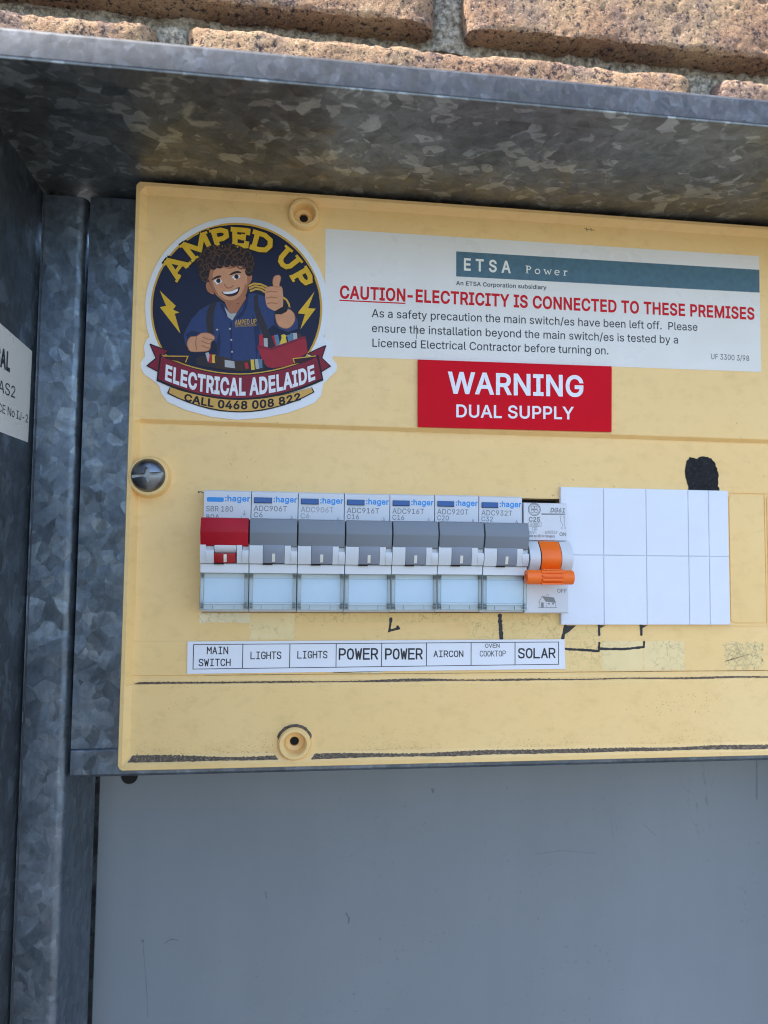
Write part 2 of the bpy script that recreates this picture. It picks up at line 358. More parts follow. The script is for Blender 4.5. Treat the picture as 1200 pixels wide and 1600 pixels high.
# lettering: grotesque outlines, one glyph per line: character, advance; contours
FONT = {}
for ln_ in """ 188;
-453;337,244 337,188 114,188 114,244
.188;53,59 63,73 78,83 95,87 113,83 128,73 138,59 141,41 138,24 128,9 113,-1 95,-4 78,-1 63,9 53,24 50,41
/249;71,-76 14,-76 178,533 235,533
0453;48,254 53,330 69,395 95,447 130,484 174,508 227,516 279,508 323,484 358,447 384,395 400,330 405,254 400,178 384,113 359,62 323,24 279,1 227,-7 174,1 130,24 95,62 69,113 53,178;140,103 163,74 192,56 227,50 261,56 290,74 313,103 330,144 340,194 344,254 340,314 330,365 313,405 290,435 261,453 227,460 192,453 163,435 140,405 123,365 113,314 109,254 113,194 123,144
1453;276,509 276,55 391,55 391,0 76,0 76,55 212,55 212,448 209,448 86,358 86,427 198,509
2453;66,362 71,405 86,442 111,473 143,496 182,511 225,516 268,511 306,497 337,474 361,445 376,411 381,372 378,345 371,318 357,290 336,259 267,180 153,60 153,57 389,57 389,0 64,0 64,47 234,229 282,282 311,327 318,348 320,371 317,397 308,419 293,436 273,449 250,457 224,460 196,457 172,447 153,433 139,413 130,390 127,362
3453;70,57 52,91 44,132 109,132 115,107 126,87 144,71 165,59 191,52 219,50 248,53 275,61 297,74 315,93 325,116 329,145 326,172 316,196 299,217 275,234 242,244 201,248 157,248 157,299 288,448 288,452 70,452 70,509 372,509 372,461 221,289 264,288 308,276 344,253 371,222 387,186 393,145 387,103 370,66 344,36 309,12 266,-2 218,-7 173,-3 133,10 98,30
4453;247,509 311,509 109,166 109,163 282,163 282,318 343,318 343,163 413,163 413,105 343,105 343,0 282,0 282,105 40,105 40,158
5453;66,93 60,130 122,130 127,108 138,89 154,73 173,60 196,52 221,50 250,53 276,64 298,82 314,104 324,131 328,162 324,193 314,221 297,244 275,262 248,273 218,277 167,268 145,258 128,246 67,253 96,509 366,509 366,452 151,452 134,301 155,315 178,325 203,331 229,334 263,330 294,321 321,306 345,285 364,260 379,231 388,199 391,163 385,117 369,76 343,41 309,15 268,-1 221,-7 178,-2 140,11 108,32 83,60
6453;69,115 64,162 68,199 80,239 102,285 137,340 252,509 322,509 173,293 196,307 235,314 278,309 316,295 346,271 370,240 384,201 389,157 384,112 368,73 343,39 310,14 271,-2 226,-7 182,-1 142,15 109,40 84,74;153,79 174,63 198,52 226,48 254,52 279,63 299,79 314,101 324,128 327,157 324,187 314,213 299,235 279,251 254,262 226,265 198,262 174,252 153,235 138,214 128,188 125,158 128,128 138,102
7453;323,448 323,452 62,452 62,509 391,509 391,449 165,0 97,0
8453;57,96 52,135 55,166 65,195 81,220 101,241 125,256 153,265 153,267 119,282 93,308 76,342 70,380 75,417 90,450 114,477 146,498 184,511 226,516 269,511 306,498 337,477 361,450 377,417 382,380 376,342 359,308 333,282 300,267 300,265 327,256 351,241 372,220 387,195 397,166 401,135 395,96 378,62 352,33 317,11 275,-2 226,-7 178,-2 136,11 101,33 74,62;145,74 167,60 195,52 226,49 258,52 285,60 307,74 323,91 333,113 337,139 333,165 322,189 305,208 283,223 256,232 226,235 196,232 169,223 147,208 130,189 119,165 115,139 119,113 129,91;159,437 145,420 136,399 133,376 136,351 145,330 159,313 178,300 201,292 226,290 252,292 274,300 293,313 307,330 316,351 319,376 316,399 308,420 294,437 275,449 252,457 226,460 200,457 177,449
9453;68,307 64,352 69,397 85,436 110,469 143,494 182,510 226,516 271,510 310,494 343,468 368,434 384,393 389,347 385,309 373,270 350,224 315,168 200,0 130,0 279,216 257,202 218,195 175,199 137,214 106,237 83,269;154,274 174,257 199,247 226,243 254,247 279,257 299,273 314,295 324,321 327,350 324,381 314,407 299,429 279,446 254,457 226,460 199,457 174,446 154,429 138,407 129,381 125,352 129,322 138,295
:188;53,59 63,73 78,83 95,87 113,83 128,73 138,59 141,41 138,24 128,9 113,-1 95,-4 78,-1 63,9 53,24 50,41;53,334 63,349 78,359 95,362 113,359 128,349 138,334 141,316 138,299 128,284 113,274 95,271 78,274 63,284 53,299 50,316
A480;201,509 276,509 463,0 395,0 344,142 135,142 85,0 16,0;155,199 324,199 287,302 264,372 239,456 213,371 191,302
B456;245,57 296,63 330,80 349,105 355,137 352,161 342,184 327,203 306,218 279,228 248,231 125,231 125,57;241,509 289,504 329,491 359,469 381,442 394,410 398,374 395,344 387,320 373,301 356,286 315,267 315,262 339,257 363,245 385,227 402,203 414,173 418,136 413,100 400,67 377,39 344,18 301,4 247,0 60,0 60,509;238,285 265,288 288,296 308,309 323,326 333,348 336,372 330,403 313,429 283,446 240,452 125,452 125,285
C510;40,254 48,329 70,393 104,445 150,484 205,508 267,516 305,513 340,504 373,490 402,471 427,447 448,418 463,385 473,348 408,348 401,373 389,395 357,428 315,449 267,456 223,450 184,432 150,403 125,364 109,314 103,254 109,194 125,145 151,105 184,76 223,59 267,53 315,60 357,81 389,114 408,160 473,160 463,124 448,91 428,62 402,38 373,19 341,5 305,-4 267,-7 205,1 150,25 104,63 70,115 48,179
D502;225,509 294,501 353,478 399,441 433,391 455,329 462,255 455,181 433,119 398,68 351,31 291,8 219,0 60,0 60,509;354,110 379,149 394,198 399,255 394,312 379,361 354,399 320,428 275,446 221,452 125,452 125,57 215,57 272,63 318,81
E419;375,57 375,0 60,0 60,509 372,509 372,452 125,452 125,286 355,286 355,229 125,229 125,57
F410;60,0 60,509 369,509 369,452 125,452 125,278 346,278 346,221 125,221 125,0
G520;40,254 47,329 69,393 103,445 149,484 203,508 265,516 304,513 340,504 374,489 403,469 429,445 449,416 465,384 474,349 408,349 387,393 356,427 315,448 265,456 222,450 183,432 150,404 125,364 109,314 103,254 109,194 125,145 151,105 184,76 224,59 269,53 309,57 345,71 374,93 396,123 410,160 415,199 283,199 283,256 478,256 478,200 471,141 451,91 419,50 377,19 326,0 269,-7 205,1 149,25 104,64 69,116 47,179
H517;60,509 125,509 125,289 392,289 392,509 457,509 457,0 392,0 392,232 125,232 125,0 60,0
I301;118,57 118,452 31,452 31,509 269,509 269,452 183,452 183,57 269,57 269,0 31,0 31,57
J396;98,173 98,145 104,104 122,74 149,56 185,50 220,56 248,74 266,104 272,145 272,509 336,509 336,145 326,81 294,33 246,3 185,-7 124,3 75,33 44,81 33,145 33,173
L393;125,509 125,57 361,57 361,0 60,0 60,509
M628;60,0 60,509 152,509 277,187 299,123 315,73 352,187 476,509 568,509 568,0 504,0 504,327 507,436 482,363 456,291 342,0 286,0 170,291 120,435 122,328 122,0
N523;125,291 125,0 60,0 60,509 136,509 343,183 363,151 388,107 403,76 401,108 399,157 399,509 463,509 463,0 387,0 202,290 177,331 148,381 120,431
O533;40,254 48,329 70,393 105,445 150,484 205,508 267,516 329,508 384,484 429,445 464,393 486,329 493,254 486,179 464,115 429,63 384,25 329,1 267,-7 205,1 150,25 105,63 70,115 48,179;151,105 184,76 223,59 267,53 310,59 349,76 383,105 408,144 425,194 430,254 425,314 408,365 383,404 349,433 310,450 267,456 223,450 184,433 151,404 125,364 109,314 103,254 109,194 125,144
P445;235,509 289,503 332,487 366,462 390,430 404,391 409,348 404,304 390,265 366,233 332,207 289,191 235,186 125,186 125,0 60,0 60,509;233,242 269,246 297,256 318,272 333,294 342,319 344,348 342,376 333,402 318,423 297,439 268,449 232,452 125,452 125,242
R449;236,509 290,504 333,489 367,465 390,433 405,395 409,352 405,309 390,271 367,240 333,217 313,211 428,0 353,0 246,199 236,198 125,198 125,0 60,0 60,509;234,255 269,258 298,267 319,281 334,300 342,324 345,352 342,380 334,405 319,425 298,440 269,449 233,452 125,452 125,255
S447;46,96 38,137 104,137 110,110 123,88 142,71 166,59 194,52 224,49 257,52 286,60 311,74 329,92 341,114 346,139 342,161 332,179 316,193 296,205 245,222 184,239 128,260 86,289 60,326 52,372 58,413 75,448 102,476 138,498 180,511 227,516 275,511 316,498 351,476 377,449 394,415 401,378 337,378 326,412 302,437 267,453 225,459 194,456 167,448 145,435 129,418 118,398 115,376 119,352 131,334 148,319 169,308 212,293 264,279 312,264 359,238 379,220 395,198 405,171 408,139 403,99 386,64 360,34 323,11 278,-4 224,-9 172,-4 128,9 91,31 64,60
T449;417,509 417,452 257,452 257,0 193,0 193,452 32,452 32,509
U517;124,509 124,178 128,144 141,113 160,87 187,68 220,56 259,52 298,56 331,68 357,87 377,113 389,144 393,178 393,509 457,509 457,173 451,124 433,80 403,43 363,15 315,-2 259,-8 203,-2 154,15 114,43 85,80 66,124 60,173 60,509
V480;192,206 215,137 241,52 267,138 290,206 395,509 463,509 278,0 204,0 16,509 84,509
W686;82,509 163,196 187,94 193,61 211,145 224,196 306,509 380,509 462,196 486,94 492,62 510,145 603,509 670,509 530,0 455,0 368,323 351,391 343,437 335,395 318,323 230,0 155,0 16,509
Y472;192,344 222,292 237,260 251,293 280,344 381,509 455,509 268,208 268,0 203,0 203,208 16,509 91,509
a389;35,73 30,108 34,138 43,161 58,179 78,193 125,211 178,220 234,227 265,235 273,243 273,279 267,297 256,311 240,322 220,329 196,331 171,329 149,322 118,301 100,274 41,291 57,322 79,346 104,364 133,375 163,382 194,384 239,379 286,360 306,343 322,320 333,290 337,251 337,0 277,0 277,52 272,52 252,25 215,1 190,-6 160,-9 126,-5 94,5 68,22 48,45;114,61 130,52 170,45 202,49 228,59 248,74 263,93 272,115 276,138 276,190 259,182 231,176 200,171 175,168 134,159 117,150 103,139 95,124 92,105 94,87 102,72
b424;53,509 114,509 114,319 118,319 137,346 171,373 197,381 229,384 274,378 313,361 345,332 370,293 385,245 390,189 385,133 370,84 346,45 313,16 274,-2 229,-8 198,-5 172,4 138,31 118,59 112,59 112,0 53,0;140,86 162,65 188,51 220,47 253,51 279,66 301,88 316,117 325,151 328,189 325,227 316,261 301,290 280,311 253,325 220,330 188,325 161,312 140,291 125,263 116,229 113,189 116,150 125,115
c396;40,243 56,291 82,330 117,360 159,378 207,384 260,377 305,356 340,322 362,277 303,262 290,289 270,311 242,325 207,330 173,325 145,310 124,287 108,258 99,224 96,187 99,151 108,117 124,89 145,66 173,51 207,46 243,52 271,66 292,89 304,117 363,102 354,78 341,56 306,21 261,-1 207,-8 159,-2 117,16 82,46 56,85 40,133 34,187
d424;34,189 39,245 55,293 79,332 112,361 151,378 196,384 228,381 253,373 287,346 306,319 311,319 311,509 372,509 372,0 313,0 313,59 307,59 287,31 252,4 227,-5 195,-8 151,-2 111,16 79,45 55,84 39,133;124,88 145,66 172,51 205,47 236,51 263,65 284,86 299,115 309,150 312,189 309,229 300,263 284,291 263,312 237,325 205,330 172,325 145,311 124,290 108,261 99,227 96,189 99,151 109,117
e404;39,242 55,290 81,329 115,359 157,378 205,384 236,382 266,374 294,361 319,341 341,315 357,282 368,242 371,194 371,169 97,169 100,139 110,106 128,80 151,61 179,50 212,46 254,53 285,73 306,105 365,91 353,63 335,39 311,19 283,4 249,-5 212,-8 161,-2 117,16 82,46 56,85 40,132 34,187;109,270 99,241 97,221 308,221 307,237 298,269 283,294 263,314 237,326 205,330 173,326 146,313 125,294
f254;81,0 81,327 6,327 6,379 81,379 81,432 84,461 96,486 113,505 135,519 161,527 187,530 222,527 243,521 227,468 215,472 195,474 171,470 154,460 145,443 142,419 142,379 228,379 228,327 142,327 142,0
g425;101,-41 122,-66 154,-88 178,-95 207,-97 249,-92 282,-75 304,-47 311,-6 311,68 306,68 287,41 252,16 227,8 195,5 152,10 113,27 80,53 55,90 39,136 34,191 39,246 55,293 80,332 112,361 152,378 196,384 228,382 253,373 288,346 308,319 313,319 313,379 372,379 372,-9 367,-54 350,-90 324,-117 291,-136 251,-147 207,-151 168,-148 134,-140 105,-127 82,-110 64,-91 51,-69;124,96 145,76 172,63 205,59 237,63 264,75 285,95 300,121 309,154 312,193 309,231 300,264 285,291 264,312 237,325 205,330 172,325 145,312 124,290 109,262 99,229 96,193 99,155 109,123
h410;114,509 114,312 124,332 152,362 187,379 227,384 264,380 295,369 321,349 341,321 353,285 357,240 357,0 296,0 296,235 290,275 273,304 246,323 210,329 184,326 161,317 141,303 126,283 117,257 114,227 114,0 53,0 53,509
i167;54,455 44,468 41,483 44,499 54,512 67,521 84,524 100,521 114,512 123,499 126,483 123,468 114,455 100,446 84,443 67,446;114,379 114,0 53,0 53,379
l189;53,509 114,509 114,99 115,77 120,62 130,54 146,52 170,54 181,3 162,-1 139,-2 101,3 74,20 58,47 53,84
m610;151,363 172,376 195,384 219,386 257,380 287,361 309,331 317,308 322,321 337,343 357,361 381,375 407,383 437,386 468,383 497,372 522,354 541,328 553,296 557,255 557,0 496,0 496,254 490,289 473,313 447,326 419,330 395,328 374,320 358,307 345,290 338,270 335,247 335,0 274,0 274,260 269,288 253,311 229,326 199,330 178,328 158,320 140,307 126,289 117,266 114,238 114,0 53,0 53,379 112,379 112,306 118,323 132,346
n410;53,0 53,379 112,379 112,307 124,332 152,362 187,379 227,384 264,380 295,369 321,349 341,321 353,285 357,240 357,0 296,0 296,235 290,275 273,304 246,323 210,329 184,326 161,317 141,303 126,283 117,257 114,227 114,0
o415;34,187 40,243 56,291 82,330 117,360 159,378 207,384 256,378 299,360 333,330 359,291 376,243 381,187 376,133 359,85 333,46 299,16 256,-2 207,-8 159,-2 117,16 82,46 56,85 40,133;124,89 145,66 173,51 207,46 242,51 270,66 292,89 307,117 316,151 319,187 316,224 307,258 292,287 270,310 242,325 207,330 173,325 145,310 124,287 108,258 99,224 96,187 99,151 108,117
p424;118,319 137,346 171,373 197,381 229,384 274,378 313,361 345,332 370,293 385,245 390,189 385,133 370,84 346,45 313,16 274,-2 229,-8 198,-5 173,4 138,31 118,59 114,59 114,-143 53,-143 53,379 112,379 112,319;140,86 162,65 188,51 220,47 253,51 279,66 301,88 316,117 325,151 328,189 325,227 316,261 301,290 280,311 253,325 220,330 188,325 161,312 140,291 125,263 116,229 113,189 116,150 125,115
r259;115,321 130,347 152,367 181,380 213,385 243,384 243,322 207,326 182,323 159,315 140,301 126,284 117,262 114,237 114,0 53,0 53,379 112,379 112,321
s365;45,63 36,94 94,107 105,79 124,60 150,49 181,45 217,50 244,62 262,81 268,103 265,121 254,136 237,147 212,155 149,170 104,186 72,208 53,237 47,274 51,305 65,332 87,354 115,370 149,381 187,384 223,381 254,372 279,358 299,339 314,316 324,290 268,277 258,298 243,316 219,328 187,333 156,329 131,317 114,299 109,277 112,258 124,243 144,232 172,223 229,209 275,194 306,171 325,142 331,107 326,75 312,47 290,24 260,6 223,-5 182,-8 145,-5 112,3 84,18 62,38
t227;65,327 6,327 6,379 65,379 65,471 126,471 126,379 204,379 204,327 126,327 126,98 128,76 136,61 150,53 170,50 202,54 213,2 192,-3 168,-4 125,2 92,21 72,52 65,93
u410;114,379 114,144 119,105 137,75 164,56 200,50 226,53 249,62 268,77 283,97 293,122 296,153 296,379 357,379 357,0 298,0 298,73 286,47 257,17 222,0 182,-5 146,-1 115,11 89,31 69,59 57,95 53,139 53,379
v389;195,59 203,87 224,155 305,379 371,379 226,0 163,0 17,379 84,379 165,155 187,87
w567;133,214 154,137 170,64 186,135 206,214 252,379 316,379 362,214 382,136 397,66 413,135 434,214 480,379 545,379 429,0 368,0 319,172 284,309 263,225 199,0 138,0 23,379 87,379
y389;104,-89 118,-84 130,-74 141,-58 151,-36 163,-1 17,379 84,379 165,155 187,87 195,60 202,87 224,155 305,379 371,379 204,-58 177,-107 159,-124 139,-136 117,-143 91,-145 65,-143 47,-139 61,-86
~453;66,218 82,240 103,255 127,263 151,266 175,264 197,256 246,221 275,198 299,192 318,196 332,207 341,226 344,253 400,253 397,215 386,185 370,163 349,148 326,139 301,137 276,139 254,148 177,204 154,210 136,207 121,196 111,178 108,150 52,150 55,188""".split('\n'):
    hd_, *cs_ = ln_[1:].split(';'); FONT[ln_[0]] = (int(hd_), [[tuple(map(int, q.split(','))) for q in c_.split()] for c_ in cs_ if c_])
CAP = 509.0
TXT = {}
from mathutils.geometry import delaunay_2d_cdt
GLY = {}
def glyph(ch, bold):
    """one filled glyph, fattened by bold em on every side"""
    if (ch, bold) in GLY: return GLY[(ch, bold)]
    adv, cons = FONT[ch]; loops = []
    for c in cons:
        n = len(c); out = []
        for i in range(n):
            p = Vector(c[i]); d1 = (p-Vector(c[i-1])).normalized(); d2 = (Vector(c[(i+1) % n])-p).normalized()
            n1 = Vector((-d1.y, d1.x)); nn = n1+Vector((-d2.y, d2.x))
            if nn.length < .2: nn = n1
            nn.normalize(); out.append(p+nn*(bold*1000/max(.6, nn.dot(n1))))
        loops.append(out)
    vs = [p for c in loops for p in c]; es = []; b = 0
    for c in loops: es += [(b+i, b+(i+1) % len(c)) for i in range(len(c))]; b += len(c)
    V, F = [], []
    if vs:
        V, _, F, *_ = delaunay_2d_cdt(vs, es, [], 0, 1e-3); keep = []
        for f in F:
            m = sum((V[i] for i in f), Vector((0, 0)))/len(f); w = 0
            for c in loops:
                for i in range(len(c)):
                    p, q = c[i-1], c[i]
                    if (p.y <= m.y) != (q.y <= m.y) and p.x+(m.y-p.y)*(q.x-p.x)/(q.y-p.y) > m.x: w += 1 if q.y > p.y else -1
            if w < 0: keep.append(tuple(f))
        F = keep
    GLY[(ch, bold)] = (adv, [(v.x, v.y) for v in V], F); return GLY[(ch, bold)]
def glyphs(s, bold=0, shear=0, space=1.0):
    """flat, filled outlines of a line of text, in units of the capital height"""
    key = (s, bold, shear, space)
    if key not in TXT:
        vs, fs, pen = [], [], 0
        for ch in s:
            adv, V, F = glyph(ch, bold); b = len(vs)
            vs += [((pen+x+shear*y)/CAP, y/CAP) for x, y in V]; fs += [tuple(b+i for i in f) for f in F]; pen += adv*space+.9*bold*1000
        TXT[key] = (vs, fs)
    return TXT[key]
def text(mb, s, x0, x1, zb, cap, y, m=None, bold=0, shear=0, space=1.0, fn=None, z1=None):
    """print s between x0 and x1 on the baseline zb, capitals cap mm tall; fn bends it onto another surface"""
    vs, fs = glyphs(s, bold, shear, space); H = 1.0
    a = min(v[0] for v in vs); b = max(v[0] for v in vs)
    if fn: mb.raw([fn((p-a)/(b-a), q/H) for p, q in vs], fs, m)
    else:
        z1 = zb if z1 is None else z1
        mb.raw([(x0+(x1-x0)*(p-a)/(b-a), y, zb+(z1-zb)*(p-a)/(b-a)+q/H*cap) for p, q in vs], fs, m)
# single-stroke glyphs in a unit box, for printed tape
O_ = [(.5, 1), (.14, .9), (0, .62), (0, .38), (.14, .1), (.5, 0), (.86, .1), (1, .38), (1, .62), (.86, .9), (.5, 1)]
STROKE = {
 'A': [[(0, 0), (.5, 1), (1, 0)], [(.18, .33), (.82, .33)]], 'C': [[(1, .76), (.86, .94), (.5, 1), (.14, .9), (0, .62), (0, .38), (.14, .1), (.5, 0), (.86, .06), (1, .24)]],
 'E': [[(1, 1), (0, 1), (0, 0), (1, 0)], [(0, .53), (.86, .53)]], 'G': [[(1, .78), (.86, .95), (.5, 1), (.14, .9), (0, .62), (0, .38), (.14, .1), (.5, 0), (.86, .06), (1, .2), (1, .46), (.55, .46)]],
 'H': [[(0, 0), (0, 1)], [(1, 0), (1, 1)], [(0, .52), (1, .52)]], 'I': [[(.5, 0), (.5, 1)], [(.12, 1), (.88, 1)], [(.12, 0), (.88, 0)]], 'K': [[(0, 0), (0, 1)], [(.95, 1), (.02, .42)], [(.3, .6), (1, 0)]],
 'L': [[(0, 1), (0, 0), (1, 0)]], 'M': [[(0, 0), (0, 1), (.5, .45), (1, 1), (1, 0)]], 'N': [[(0, 0), (0, 1), (1, 0), (1, 1)]], 'O': [O_],
 'P': [[(0, 0), (0, 1), (.65, 1), (.93, .9), (1, .72), (.93, .54), (.65, .44), (0, .44)]], 'R': [[(0, 0), (0, 1), (.65, 1), (.93, .9), (1, .72), (.93, .54), (.65, .46), (0, .46)], [(.55, .46), (1, 0)]],
 'S': [[(1, .8), (.86, .95), (.5, 1), (.14, .95), (.02, .78), (.1, .6), (.5, .51), (.9, .4), (1, .22), (.86, .05), (.5, 0), (.14, .05), (0, .22)]],
 'T': [[(.5, 0), (.5, 1)], [(0, 1), (1, 1)]], 'V': [[(0, 1), (.5, 0), (1, 1)]], 'W': [[(0, 1), (.24, 0), (.5, .75), (.76, 0), (1, 1)]],
 'D': [[(0, 0), (0, 1), (.5, 1), (.86, .88), (1, .6), (1, .4), (.86, .12), (.5, 0), (0, 0)]], 'U': [[(0, 1), (0, .3), (.14, .08), (.5, 0), (.86, .08), (1, .3), (1, 1)]]}
def tape_text(mb, s, x0, x1, z0, z1, w, y, gap=.30):
    n = len(s); pw = (x1-x0-w)/(n-gap); k = 0
    for i, ch in enumerate(s):
        bx = x0+w/2+i*pw
        segs = [s_ for q in STROKE[ch] for s_ in ([q[a:a+2] for a in range(len(q)-1)] if ch in 'AMNVWKT' else [q])]
        for st in segs:
            mb.ribbon([(bx+px*pw*(1-gap), z0+w/2+pz*(z1-z0-w)) for px, pz in st], w, y-.004*(k % 7), caps=1); k += 1
